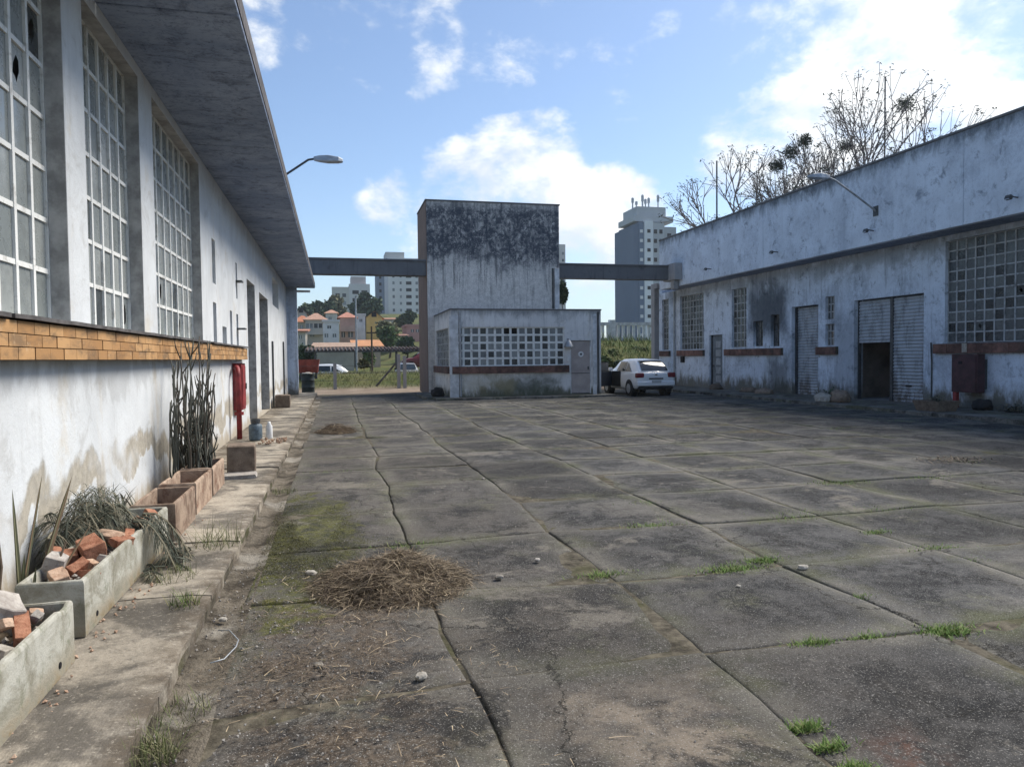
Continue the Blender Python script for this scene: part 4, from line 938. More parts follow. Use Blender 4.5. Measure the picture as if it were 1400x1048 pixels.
def chunk(name, c, size, rot, mat, label, cat, group, jit_=0.14, seed=0, sub=2, rd=0.95):
    """irregular broken block"""
    q = random.Random(seed*31+7); mb = MB(); n = sub; idx = {}
    def vid(a, b, d):
        k = (a, b, d)
        if k not in idx:
            p = Vector((a/n-.5, b/n-.5, d/n-.5)); edge = sum(1 for w in k if w in (0, n))
            p *= (1.0 if edge < 2 else ((1+rd)/2 if edge == 2 else rd)) ; p += Vector((q.uniform(-1, 1), q.uniform(-1, 1), q.uniform(-1, 1)))*jit_*0.5
            idx[k] = len(mb.v); mb.v.append(tuple(p))
        return idx[k]
    for ax in range(3):
        for s_ in (0, n):
            for i in range(n):
                for j in range(n):
                    def k3(u, v_):
                        k = [0, 0, 0]; k[ax] = s_; k[(ax+1) % 3] = u; k[(ax+2) % 3] = v_; return vid(*k)
                    f = (k3(i, j), k3(i+1, j), k3(i+1, j+1), k3(i, j+1)); mb.f.append(f if s_ else f[::-1])
    Mx = rot.to_matrix(); mb.v = [tuple(Mx @ Vector((v_[0]*size[0], v_[1]*size[1], v_[2]*size[2]))) for v_ in mb.v]
    o = bpy.data.objects.new(name, mb.mesh(name, mat)); COL.objects.link(o); o.location = c
    b = o.modifiers.new('bevel', 'BEVEL'); b.width = min(size)*0.035; b.segments = 1
    return tag(o, label, cat, group)
from mathutils import Euler
def E_(a, b, c): return Euler((R(a), R(b), R(c)))
G1 = 'rubble heaped in the planters'
near = 'in the nearest concrete planter'; lng = 'in the long pale planter'
chunks = [
 ((-1.52, 3.80, 0.47), (0.17, 0.20, 0.15), E_(20, 25, 40), 'rubble', 'largest grey concrete lump, tilted, '+near),
 ((-1.40, 3.70, 0.41), (0.075, 0.24, 0.065), E_(20, 8, 25), 'brick', 'long orange brick piece leaning down '+near),
 ((-1.41, 3.52, 0.37), (0.08, 0.1, 0.06), E_(10, 12, 65), 'stone', 'small pale stone beside the orange brick '+near),
 ((-1.58, 3.55, 0.40), (0.14, 0.16, 0.1), E_(0, 30, 15), 'rubble', 'flat grey slab fragment against the back '+near),
 ((-1.60, 3.93, 0.43), (0.1, 0.12, 0.09), E_(15, 0, 50), 'brick', 'small red brick stub at the far corner '+near),
 ((-1.43, 3.36, 0.36), (0.10, 0.16, 0.07), E_(-15, 20, 30), 'brick', 'dark red brick half lying low '+near),
 ((-1.55, 3.30, 0.37), (0.12, 0.14, 0.09), E_(5, -10, 70), 'brickpale', 'pale brick half at the near end '+near),
 ((-1.42, 3.92, 0.40), (0.07, 0.09, 0.05), E_(0, 15, 20), 'brickpale', 'smallest pinkish brick chip near the far rim '+near),
 ((-1.50, 3.16, 0.37), (0.15, 0.12, 0.1), E_(10, 10, 10), 'rubble', 'grey chunk nearest the photographer '+near),
 ((-1.50, 5.02, 0.45), (0.15, 0.20, 0.12), E_(12, -14, 30), 'brick', 'largest bright orange brick on top '+lng),
 ((-1.60, 4.70, 0.43), (0.12, 0.10, 0.17), E_(15, 20, 10), 'rubble', 'grey upright brick with a white broken face '+lng),
 ((-1.49, 4.72, 0.40), (0.07, 0.14, 0.12), E_(25, 35, -20), 'brick', 'orange brick piece leaning beside the grey upright one '+lng),
 ((-1.42, 4.66, 0.37), (0.09, 0.15, 0.07), E_(-10, 30, 45), 'brick', 'orange wedge at the near right corner '+lng),
 ((-1.49, 5.36, 0.44), (0.10, 0.22, 0.07), E_(8, -12, 70), 'brickpale', 'long pinkish brick lying across the middle '+lng),
 ((-1.40, 5.30, 0.42), (0.09, 0.20, 0.06), E_(-6, 18, -25), 'brick', 'flat red brick on the outer rim '+lng),
 ((-1.57, 5.24, 0.43), (0.12, 0.12, 0.09), E_(0, 15, 15), 'brickpale', 'brownish brick end behind the orange one '+lng),
 ((-1.46, 4.88, 0.38), (0.07, 0.08, 0.06), E_(20, 10, 60), 'brickpale', 'small peach brick chip in the centre '+lng),
 ((-1.41, 6.12, 0.42), (0.09, 0.12, 0.1), E_(10, 15, 30), 'brick', 'dark red brick at the far end '+lng),
 ((-1.45, 6.00, 0.40), (0.09, 0.1, 0.08), E_(20, 25, 60), 'brickpale', 'yellowish brick by the far end '+lng),
 ((-1.62, 5.0, 0.40), (0.12, 0.16, 0.1), E_(10, 0, 20), 'brick', 'red brick half hidden against the wall side '+lng),
 ((-1.39, 4.92, 0.40), (0.06, 0.1, 0.05), E_(12, 20, 80), 'rubble', 'small grey lump on the outer rim '+lng),
 ((-1.53, 4.56, 0.40), (0.1, 0.12, 0.08), E_(25, -8, 35), 'brickpale', 'pale brick corner at the near end '+lng),
 ((-1.40, 5.48, 0.42), (0.07, 0.12, 0.06), E_(18, 10, 10), 'brick', 'red brick end just before the palm fronds '+lng),
 ((-1.63, 4.82, 0.47), (0.08, 0.11, 0.07), E_(35, 20, 50), 'brick', 'small red brick perched behind the grey upright one '+lng),
 ((-1.46, 3.62, 0.45), (0.07, 0.13, 0.05), E_(-25, 15, 70), 'brickpale', 'thin pale shard lying across the heap '+near),
 ((-1.59, 3.70, 0.47), (0.09, 0.1, 0.07), E_(15, -20, 20), 'brick', 'red brick stub behind the thin shard '+near),
 ((-1.38, 3.82, 0.42), (0.05, 0.07, 0.04), E_(10, 30, 0), 'rubble', 'little grey crumb on the outer rim '+near),
]
for k, (c, s_, rt, mt, lab) in enumerate(chunks):
    s_ = tuple(w*0.86 for w in s_); c = (c[0], c[1], c[2]-0.01)
    chunk('brick_fragment' if 'rick' in lab else 'rubble_chunk', c, s_, rt, M[mt], lab, 'rubble', G1, 0.10 if mt != 'rubble' else 0.17, k+1)
def pebbles(name, n, fx, fy, fz, s0, s1, mat, label, seed):
    q = random.Random(seed); mb = MB()
    for k in range(n):
        c = Vector((q.uniform(*fx), q.uniform(*fy), 0)); c.z = q.uniform(*fz) if isinstance(fz, tuple) else fz(c.x, c.y); s_ = q.uniform(s0, s1)
        r_ = Euler((q.uniform(0, 3), q.uniform(0, 3), q.uniform(0, 3))).to_matrix()
        pts = [Vector((1, 0, 0)), Vector((-1, 0, 0)), Vector((0, 1, 0)), Vector((0, -1, 0)), Vector((0, 0, 1)), Vector((0, 0, -1))]
        pts = [c + r_ @ (p*s_*q.uniform(0.55, 1.1)) for p in pts]
        mb.add(pts, [(0, 2, 4), (2, 1, 4), (1, 3, 4), (3, 0, 4), (2, 0, 5), (1, 2, 5), (3, 1, 5), (0, 3, 5)])
    return tag(mb.build(name, mat), label, 'gravel', kind='stuff')
pebbles('gravel', 170, (-1.5, -1.38), (4.5, 5.35), (0.31, 0.38), 0.008, 0.022, M['rubble'], 'grey gravel among the bricks in the long planter', 3)
pebbles('gravel', 120, (-1.65, -1.38), (3.1, 4.0), (0.29, 0.36), 0.007, 0.024, M['rubble'], 'grey gravel under the lumps in the nearest planter', 4)

# ------------------------------------------------------------------ plants along the wall
sw = MB()
for (bx, by, tx, ty, tz, w) in ((-1.74, 4.62, -1.80, 4.70, 0.92, .035), (-1.76, 4.60, -1.70, 4.86, 0.98, .028), (-1.72, 4.62, -1.58, 4.98, 0.94, .05), (-1.78, 4.56, -1.86, 4.42, 0.80, .04),
                                (-1.72, 4.66, -1.50, 5.05, 0.62, .03), (-1.76, 4.66, -1.72, 4.62, 0.55, .04), (-1.7, 4.6, -1.62, 4.5, 0.5, .035)):
    for tw_ in (0.0, 0.9):
        d = Vector((tx-bx, ty-by, tz-0.1)); s_ = Vector((math.cos(0.5+tw_), math.sin(0.5+tw_), 0)); sw.blade((bx, by, 0.1), d, w, 6, 0.04, s_)
sp = thing('sword_plant', (-1.75, 4.6, 0.1), 'sword-leaved plant with tall stiff blades between the two concrete planters', 'plant')
sw.build('leaves', M['swordleaf'], sp)
q = MB()
for (a, b) in (((-1.78, 4.35, 0.1), (-1.74, 4.3, 0.95)), ((-1.80, 4.40, 0.1), (-1.88, 4.25, 0.72)), ((-1.72, 4.42, 0.1), (-1.55, 4.75, 0.55))):
    a, b = Vector(a), Vector(b); q.tube([a, a.lerp(b, .5)+Vector((.03, .02, 0)), b], [.012, .01, .006], 5)
q.build('dead_stalks', M['bark'], sp)
def frond(mb, base, d, L, n=26, leafl=0.16, droop=0.6, rng=rnd):
    p = Vector(base); d = Vector(d).normalized(); prev = p.copy(); side = d.cross(Vector((0, 0, 1)))
    side = side.normalized() if side.length > 0.05 else Vector((1, 0, 0)); pts = []
    for k in range(n+1):
        t = k/n; pts.append(p + d*L*t + Vector((0, 0, -droop*L*t*t)))
    for k in range(2, n):
        t = k/n; ll = leafl*(0.35+math.sin(math.pi*min(1, t*0.95+0.05)))*rng.uniform(0.7, 1.15); tang = (pts[k+1]-pts[k-1]).normalized()
        for s_ in (-1, 1):
            dd = (side*s_*0.8 + tang*rng.uniform(0.3, 0.9) + Vector((0, 0, rng.uniform(-0.7, 0.25)))).normalized()*ll
            mb.blade(pts[k], dd, 0.008, 2, 0.45)
    mb.tube(pts[::4]+[pts[-1]], 0.007, 4)
pm = MB(); q = random.Random(11)
for k in range(54):
    a = q.uniform(0, 2*math.pi); base = (-1.70+q.uniform(-.08, .1), 5.72+q.uniform(-.38, .36), 0.40+q.uniform(0, .12))
    d = (math.cos(a)*0.75+0.1, math.sin(a)*0.9, q.uniform(0.1, 1.3)); frond(pm, base, d, q.uniform(0.16, 0.36), 18, 0.17, q.uniform(0.5, 1.2), q)
for k in range(7):
    a = q.uniform(-0.7, 0.7); frond(pm, (-1.42, 5.82+q.uniform(-.16, .16), 0.46), (1, math.sin(a), 0.25), q.uniform(0.28, 0.4), 18, 0.14, q.uniform(1.0, 1.6), q)
for k in range(1500):
    u = Vector((q.gauss(0, 1), q.gauss(0, 1), q.gauss(0, 1))).normalized()*(q.random()**0.4); b = q.uniform(0, 6.28); L_ = q.uniform(0.06, 0.2)
    pm.blade((-1.67+u.x*.17, 5.62+u.y*.42, 0.56+u.z*.17), (math.cos(b)*L_*.7, math.sin(b)*L_, q.uniform(-.5, .75)*L_), q.uniform(.004, .009), 3, q.uniform(.1, .7))
wp = thing('withered_palm', (-1.6, 5.85, 0.3), 'heap of withered grey palm fronds drooping over the long planter', 'plant')
pm.build('fronds', M['frond'], wp); MB().tube([(-1.66, 5.75, 0.25), (-1.68, 5.74, 0.5)], [0.06, 0.045], 8).build('stem', M['bark'], wp)
pm = MB()
for k in range(16):
    a = q.uniform(0, 6.28); frond(pm, (-1.2+q.uniform(-.1, .1), 5.75+q.uniform(-.35, .3), 0.13), (math.cos(a), math.sin(a), q.uniform(0.15, 0.7)), q.uniform(0.18, 0.34), 14, 0.1, 0.7, q)
tag(pm.build('fallen_frond', M['frond']), 'dark tangle of dead fronds lying on the walkway against the long planter', 'plant')
pm = MB()
for k in range(26):
    a = q.uniform(0, 6.28); b = Vector((-1.78+q.uniform(-.05, .06), 6.75+q.uniform(-.3, .35), 0.3)); d = Vector((math.cos(a)*.35, math.sin(a)*.4, q.uniform(0.4, 1))).normalized()*q.uniform(0.2, 0.42)
    pm.blade(b, d, 0.022, 4, 0.3)
tag(pm.build('spiky_plant', M['frond']), 'small spiky grey plant against the wall behind the empty planters', 'plant')
# tall dry cactus
cm = MB(); q = random.Random(5)
for k in range(95):
    x, y = -1.56+q.uniform(-.22, .14), 9.02+q.uniform(-.42, .5); h = q.uniform(0.25, 1.5)*(0.75+0.25*q.random()) if k > 9 else q.uniform(1.3, 1.62); pts = []; dx, dy = q.uniform(-.10, .10), q.uniform(-.18, .30)
    for s_ in range(9):
        t = s_/8; pts.append((max(x+dx*t+0.012*math.sin(t*9+k), XL+0.16), y+dy*t*t+0.015*math.sin(t*7+k*2), 0.28+h*t))
    cm.tube(pts, [0.0095*(1-.45*s_/8)*(1+0.18*((s_+k) % 2)) for s_ in range(9)], 5)
    for s_ in range(3, 8):
        if q.random() < 0.35:
            p = Vector(pts[s_]); d = Vector((q.uniform(-.06, .1), q.uniform(-.1, .1), q.uniform(.08, .25))); cm.tube([p, p+d*0.6+Vector((d.x*.2, 0, 0)), p+d], [.008, .007, .004], 4)
tag(cm.build('dry_cactus', M['cactus'], smooth=True), 'clump of tall thin grey cactus stems standing before the wall', 'plant')

def grassclump(name, x, y, z, n, h, spread, mat, label, seed, w=0.0045):
    q = random.Random(seed); mb = MB()
    for k in range(n):
        a = q.uniform(0, 6.28); r_ = spread*math.sqrt(q.random()); p = (x+r_*math.cos(a), y+r_*math.sin(a)*1.2, z); l_ = h*q.uniform(0.45, 1.1)
        lean = q.uniform(0.1, 1.3); b = q.uniform(0, 6.28)
        mb.blade(p, (math.cos(b)*lean*l_, math.sin(b)*lean*l_, l_), w, 3, 0.25*lean)
    return tag(mb.build(name, mat), label, 'weeds', 'weeds on the walkway')
grassclump('weed_clump', -0.95, 6.35, 0.098, 150, 0.24, 0.2, M['drygrass'], 'tall pale weed clump on the walkway beside the empty planters', 1)
grassclump('weed_clump', -0.93, 4.80, 0.098, 80, 0.14, 0.09, M['grass'], 'small green tuft at the edge of the walkway past the nearest planter', 2)
grassclump('weed_clump', -1.12, 5.45, 0.098, 110, 0.10, 0.16, M['drygrass'], 'low dry weeds in front of the dead fronds on the walkway', 3)
grassclump('weed_clump', -0.74, 3.15, 0.0, 160, 0.17, 0.10, M['drygrass'], 'straggling dry weeds in the gutter at the bottom of the picture', 4)
grassclump('weed_clump', -0.70, 3.55, 0.0, 80, 0.09, 0.12, M['drygrass'], 'thin weed patch in the gutter just beyond the straggling one', 5)
grassclump('weed_clump', -0.62, 9.2, 0.0, 120, 0.08, 0.16, M['drygrass'], 'low weeds in the gutter level with the empty planters', 6)

chunk('concrete_block', (-1.23, 10.3, 0.30), (0.36, 0.42, 0.38), E_(0, 0, 4), M['brownblock'], 'square brown concrete block standing alone on the walkway', 'block', None, 0.03, 41, 3)
chunk('stone_slab', (-1.22, 9.95, 0.12), (0.42, 0.34, 0.05), E_(0, 0, 6), M['rubble'], 'flat stone slab in front of the brown block', 'slab', None, 0.05, 42, 3)
chunk('concrete_block', (-1.62, 24.2, 0.30), (0.46, 0.6, 0.4), E_(0, 0, 2), M['brownblock'], 'low brown block against the far end of the warehouse wall', 'block', None, 0.03, 43, 3)
gc = thing('gas_bottle', (-1.46, 14.35, 0.1), 'dented blue-grey gas bottle beside the red standpipe', 'bottle')
M['bluegrey'] = flat('chipped_blue_paint', (0.085, 0.12, 0.15), 0.6, 0.4, var=0.5, scale=9)
MB().lathe(-1.46, 14.35, [(0.09, 0.105), (0.115, 0.12), (0.12, 0.16), (0.122, 0.36), (0.11, 0.40), (0.06, 0.43)], 18).build('body', M['bluegrey'], gc, True)
MB().lathe(-1.46, 14.35, [(0.085, 0.43), (0.09, 0.50), (0.08, 0.505), (0.075, 0.43)], 14).build('collar', M['darkmetal'], gc)
bt = MB().lathe(-1.24, 14.6, [(0.06, 0.105), (0.065, 0.12), (0.062, 0.34), (0.03, 0.4), (0.028, 0.43)], 14).build('plastic_bottle', M['white'], smooth=True); tag(bt, 'white plastic container next to the blue-grey gas bottle', 'container')
pebbles('litter', 60, (-1.35, -0.9), (13.6, 14.6), (0.11, 0.13), 0.012, 0.04, M['brickpale'], 'scatter of broken brick bits on the walkway by the gas bottle', 8)
pebbles('litter', 90, (-1.34, -1.2), (2.6, 7.5), (0.105, 0.115), 0.005, 0.016, M['brickpale'], 'crumbs of brick along the foot of the planters', 9)

# ------------------------------------------------------------------ piles of dry cut grass
def straw_pile(x, y, rx, ry, h, n, label, seed, mats, lmin=0.08, lmax=0.28):
    q = random.Random(seed); t = thing('dry_grass_pile', (x, y, 0), label, 'grass pile', 'heaps of cut grass in the yard')
    def hz(u, v_):
        r_ = math.sqrt(u*u+v_*v_); return h*max(0, 1-r_**1.5)*(0.8+0.9*mn.noise(Vector((u*1.9+seed, v_*1.9, 1)))+0.35*mn.noise(Vector((u*5+seed, v_*5, 1))))
    mb = MB(); N = 26
    for b in range(N+1):
        for a in range(N+1):
            u, v_ = -1.05+2.1*a/N, -1.05+2.1*b/N; mb.v.append((x+u*rx, y+v_*ry, -0.012 + hz(u, v_)*0.86 - (0.05 if u*u+v_*v_ > 1 else 0)))
    for b in range(N):
        for a in range(N): w = b*(N+1)+a; mb.f.append((w, w+1, w+N+2, w+N+1))
    mb.build('core', M['pilecore'], t, True)
    for mi, (mat, part) in enumerate(mats):
        sb = MB()
        for k in range(int(n*part)):
            a = q.uniform(0, 6.28); r_ = q.random()**0.6*1.08 + (0.35*q.random()**2 if q.random() < 0.15 else 0); u, v_ = r_*math.cos(a), r_*math.sin(a)
            if mi == 0 and q.random() < 0.35: u = abs(u)*0.9+0.1
            p = Vector((x+u*rx, y+v_*ry, 0.006 + hz(u, v_)*0.9 + q.uniform(-0.01, 0.02))); b = q.uniform(0, 6.28); L_ = q.uniform(lmin, lmax)
            slope = Vector((u*rx, v_*ry, 0)); d = Vector((math.cos(b), math.sin(b), q.uniform(-0.15, 0.42)))
            if slope.length > 0: d += slope.normalized()*0.35*Vector((1, 1, 0)).length*0.5 - Vector((0, 0, 0.22*r_))
            sb.blade(p, d.normalized()*L_, q.uniform(0.002, 0.0065), 4, q.uniform(-0.3, 0.8), Vector((q.uniform(-1, 1), q.uniform(-1, 1), q.uniform(-.5, .5))))
        sb.build('straw', mat, t)
straw_pile(0.36, 5.25, 0.52, 0.55, 0.19, 12000, 'large heap of dry brown grass in the left foreground of the yard', 3, [(M['straw'], 0.55), (M['strawdark'], 0.6)], 0.04, 0.17)
straw_pile(-0.02, 16.7, 0.46, 0.55, 0.18, 1300, 'small far heap of dry grass near the gutter', 4, [(M['straw'], 0.3), (M['strawdark'], 0.8)], 0.1, 0.3)
# thin scatters that nobody could count
def scatter(name, n, fn, mat, label, cat, seed, l0, l1, w, up=(0.0, 0.3)):
    q = random.Random(seed); mb = MB()
    while n > 0:
        r_ = fn(q)
        if r_ is None: continue
        x, y, z = r_; n -= 1; b = q.uniform(0, 6.28); L_ = q.uniform(l0, l1); u = q.uniform(*up)
        mb.blade((x, y, z), (math.cos(b)*L_, math.sin(b)*L_, u*L_), w*q.uniform(0.6, 1.2), 3, 0.12, Vector((-math.sin(b), math.cos(b), 0)))
    return tag(mb.build(name, mat), label, cat, kind='stuff')
def near_gauss(cx, cy, sx, sy, z=0.012): return lambda q: (q.gauss(cx, sx), q.gauss(cy, sy), z)
scatter('loose_straw', 300, lambda q: (q.gauss(0.15, 0.4), q.gauss(4.6, 0.75), q.uniform(0.004, 0.025)), M['straw'], 'loose straw strewn around the large heap', 'straw', 21, 0.03, 0.13, 0.005)
scatter('loose_straw', 380, lambda q: (q.gauss(-0.25, 0.22), q.gauss(3.95, 0.22), q.uniform(0.004, 0.03)), M['strawdark'], 'dark plant litter on the soil in the left foreground', 'straw', 22, 0.02, 0.09, 0.006)
scatter('loose_straw', 200, lambda q: (q.uniform(-0.6, 0.9), q.uniform(2.5, 3.9), q.uniform(0.003, 0.02)), M['straw'], 'sparse straw bits along the bottom of the picture', 'straw', 23, 0.02, 0.08, 0.005)
def mossfn(q):
    x, y = q.gauss(-0.34, 0.26), q.gauss(6.75, 0.95)
    if x < -0.62 or mn.noise(Vector((x*2.3, y*1.6, 4))) < -0.1: return None
    return (x, y, 0.008)
scatter('moss', 8000, mossfn, M['mossleaf'], 'mat of olive moss on the slabs beside the gutter', 'moss', 24, 0.006, 0.02, 0.007, (0.2, 0.9))
# grass in the joints
M['grassbright'] = leaf('lush_grass', (0.085, 0.16, 0.03), (0.2, 0.3, 0.075), (0.22, 0.24, 0.09))
SPOTS = [(2.88, 4.93, .16, 160), (3.22, 5.06, .1, 110), (2.57, 3.52, .08, 110), (2.92, 3.52, .07, 60), (3.42, 3.49, .12, 170), (1.95, 2.72, .05, 110), (1.95, 2.56, .05, 70), (1.94, 2.40, .05, 60),
         (4.75, 4.97, .16, 90), (1.93, 5.05, .12, 60), (2.92, 6.40, .2, 70), (4.4, 6.42, .3, 80), (5.55, 6.45, .25, 60), (4.78, 4.6, .14, 80), (0.6, 6.3, .2, 50), (-0.2, 10.7, .2, 30), (0.1, 10.0, .2, 20), (4.72, 5.6, .1, 60),
         (3.36, 4.1, .06, 40), (6.1, 7.9, .25, 70), (7.5, 7.9, .3, 70), (8.9, 8.9, .3, 60), (3.33, 7.4, .15, 50), (12.8, 14.7, .5, 120), (10.5, 13.6, .4, 60)]
def spotfn(q):
    s_ = jspots[q.randrange(len(jspots))]; a = q.gauss(0, 1); b = q.gauss(0, 1)
    return (s_[0]+a*s_[2]*0.8, s_[1]+b*s_[2]*0.35, -0.02)
jspots = [s_ for s_ in SPOTS for _ in range(s_[3]//10)]
scatter('joint_grass', 9000, spotfn, M['grassbright'], 'bright green grass growing in the slab joints', 'grass', 25, 0.012, 0.04, 0.0065, (0.4, 1.4))
def linefn(q):
    if q.random() < 0.5: x = XJ[q.randrange(1, len(XJ)-1)]+q.gauss(0, .03); y = q.uniform(2, 17)
    else: y = YJ[q.randrange(1, 12)]+q.gauss(0, .03); x = q.uniform(-0.6, 12)
    if mn.noise(Vector((x*0.8, y*0.8, 2))) < 0.08: return None
    return (x, y, -0.024)
scatter('joint_weeds', 4200, linefn, M['drygrass'], 'faded weeds in the long joints between the slabs', 'grass', 26, 0.006, 0.022, 0.005, (0.3, 1.2))
def redfn(q): return (q.gauss(8.86, 0.28), q.gauss(8.95, 0.16), 0.012)
scatter('leaf_litter', 260, redfn, M['strawdark'], 'reddish leaf litter on a slab in the right of the yard', 'litter', 27, 0.04, 0.12, 0.02, (0.0, 0.6))
pebbles('grit', 700, (-0.6, 9.0), (2.2, 9.5), lambda x, y: 0.002, 0.003, 0.008, M['rubble'], 'pale grit scattered over the slabs', 31)
pebbles('grit', 700, (-0.8, 0.2), (2.3, 6.0), lambda x, y: 0.0, 0.003, 0.012, M['rubble'], 'small stones along the gutter', 32)
ST = [(1.13, 5.14, .06, 'stone', 'grey pebble right of the large grass heap'), (0.39, 3.62, .062, 'stone', 'pale oblong stone in front of the large grass heap'), (1.52, 5.5, .05, 'rubble', 'dark grey stone farthest right of the grass heap'),
      (-0.11, 3.9, .048, 'stone', 'whitish stone on the dark soil patch'), (-0.2, 5.6, .075, 'stone', 'white flat stone left of the large grass heap'), (3.37, 4.75, .07, 'stone', 'flat white scrap by the grassy joint on the right'),
      (2.68, 4.49, .04, 'stone', 'small white pebble on the middle slab'), (1.87, 9.41, .05, 'rubble', 'stone far out in the middle of the yard'), (-1.0, 3.75, .035, 'stone', 'white pebble on the walkway by the nearest planter'), (-0.70, 4.75, .05, 'stone', 'white chip lying in the gutter')]
for k, (x, y, s_, mt, lab) in enumerate(ST):
    z = 0.10 if x < -0.8 else 0.012
    s_ *= 0.8
    chunk('stone', (x, y, z-0.012+s_*0.2), (s_*1.3, s_, s_*0.62), E_(0, 0, 37*k), M[mt], lab, 'stone', 'stones lying on the ground', 0.16, 60+k, 3, 0.66)
tag(MB().tube([(-0.66, 4.02, .03), (-0.60, 4.08, .02), (-0.555, 4.2, .035), (-0.56, 4.34, .02), (-0.62, 4.44, .045), (-0.69, 4.5, .03)], 0.0035, 6).build('wire', M['greymetal'], smooth=True), 'bent pale cable end lying in the gutter', 'cable')

# ------------------------------------------------------------------ things along the right-hand pavement
cb = thing('meter_cabinet', (16.95, 16.6, 0.06), 'dark maroon metal cabinet on a red post below the big grid window', 'cabinet')
MB().box(XR-0.38, 16.2, 0.5, XR-0.125, 17.05, 1.555).build('body', M['maroon'], cb, bevel=0.012)
MB().box(XR-0.392, 16.25, 0.55, XR-0.38, 17.0, 1.5).build('door', M['maroon'], cb)
MB().box(XR-0.40, 16.68, 1.28, XR-0.392, 16.8, 1.36).build('peephole', M['void'], cb)
MB().box(XR-0.36, 16.9, 0.062, XR-0.26, 17.02, 0.5).build('post', M['red'], cb)
MB().box(XR-0.12, 16.25, 0.6, XR, 17.0, 1.4).build('wall_mount', M['darkmetal'], cb)
t = thing('planter', (15.45, 16.1, 0.06), 'weathered concrete planter with small plants on the right-hand pavement', 'planter')
mb = MB(); mb.add([(15.15, 15.8, .064), (15.75, 15.8, .064), (15.75, 16.5, .064), (15.15, 16.5, .064), (15.08, 15.72, .34), (15.82, 15.72, .34), (15.82, 16.58, .34), (15.08, 16.58, .34), (15.14, 15.78, .34), (15.76, 15.78, .34), (15.76, 16.52, .34), (15.14, 16.52, .34), (15.14, 15.78, .28), (15.76, 15.78, .28), (15.76, 16.52, .28), (15.14, 16.52, .28)],
    [(3, 2, 1, 0)] + [f for k in range(4) for f in ((k, (k+1) % 4, 4+(k+1) % 4, 4+k), (4+k, 4+(k+1) % 4, 8+(k+1) % 4, 8+k), (8+k, 8+(k+1) % 4, 12+(k+1) % 4, 12+k))] + [(12, 13, 14, 15)])
mb.build('box', M['brownblock'], t, bevel=0.01)
def shrublet(x, y, z, n, h, spread, mat, seed, name='shrub', label=None, parent=None):
    q = random.Random(seed); mb = MB()
    for k in range(n):
        a = q.uniform(0, 6.28); el = q.uniform(0.1, 1.2); d = Vector((math.cos(a)*math.cos(el)*spread, math.sin(a)*math.cos(el)*spread, math.sin(el)*h))*q.uniform(0.5, 1.0)
        p = Vector((x, y, z))+d*q.uniform(0.2, 0.95); l_ = q.uniform(0.05, 0.14); b = q.uniform(0, 6.28)
        mb.blade(p, (math.cos(b)*l_, math.sin(b)*l_, q.uniform(-.3, .8)*l_), l_*0.45, 2, 0.2)
    o = mb.build(name, mat, parent)
    if label: tag(o, label, 'plant')
    return o
shrublet(15.45, 16.15, 0.28, 160, 0.32, 0.32, M['frond'], 3, 'plant_leaves', None, t)
bag = MB(); q = random.Random(8)
def lump(mb, c, rx, ry, rz, seed, n=12, amp=0.3):
    b0 = len(mb.v)
    for i in range(n+1):
        th = math.pi*i/n
        for j in range(n*2):
            ph = math.pi*j/n; d = Vector((math.sin(th)*math.cos(ph), math.sin(th)*math.sin(ph), math.cos(th))); k = 1+amp*mn.noise(d*1.9+Vector((seed, 0, 0)))+amp*0.4*mn.noise(d*5+Vector((seed, 3, 0)))
            mb.v.append((c[0]+d.x*rx*k, c[1]+d.y*ry*k, max(c[2]+d.z*rz*k, 0.064)))
    for i in range(n):
        for j in range(n*2): mb.f.append((b0+i*2*n+j, b0+(i+1)*2*n+j, b0+(i+1)*2*n+(j+1) % (2*n), b0+i*2*n+(j+1) % (2*n)))
lump(bag, (16.75, 15.95, 0.18), 0.2, 0.26, 0.18, 2); tag(bag.build('rubbish_bag', M['black'], smooth=True), 'black rubbish bag at the wall right of the maroon cabinet', 'bag')
shrublet(16.8, 15.1, 0.07, 260, 0.35, 0.6, M['frond'], 5, 'wall_weeds', 'dark weeds along the wall at the right edge')
b_ = MB(); lump(b_, (15.25, 20.5, 0.16), 0.24, 0.34, 0.2, 6, amp=0.25); tag(b_.build('cement_lump', M['stone'], smooth=True), 'pale lump of hardened cement on the pavement between the shutters', 'rubble')
b_ = MB(); lump(b_, (15.6, 20.15, 0.2), 0.3, 0.36, 0.26, 9, amp=0.25); tag(b_.build('sand_heap', M['brownblock'], smooth=True), 'brownish heap beside the pale cement lump', 'rubble')
shrublet(15.6, 20.45, 0.25, 420, 0.36, 0.62, M['tree_dk'], 7, 'dead_branches', 'dark dead branches heaped behind the pale cement lump')
for k, (x, y, lab) in enumerate(((16.6, 25.9, 'low grey rubble under the two dark windows of the storehouse'), (16.7, 27.2, 'mossy rubble at the wall between door and closed shutter'), (16.6, 29.7, 'round grey stone near the blue-grey door'))):
    b_ = MB(); lump(b_, (x, y, 0.1), 0.3, 0.5 if k < 2 else 0.22, 0.16 if k < 2 else 0.24, 12+k); tag(b_.build('rubble_heap', M['brownblock'], smooth=True), lab, 'rubble', 'rubble along the storehouse wall')
b_ = MB(); lump(b_, (3.95, 28.95, 0.2), 0.26, 0.3, 0.24, 21); tag(b_.build('rubbish_bag', M['black'], smooth=True), 'dark rubbish bag slumped at the left corner of the gatehouse', 'bag')
dm = thing('oil_drum', (-1.25, 35.2, 0), 'dark green open drum at the far corner of the warehouse', 'drum')
M['drumgreen'] = flat('dark_green_drum', (0.016, 0.028, 0.03), 0.6, 0.4, var=0.4)
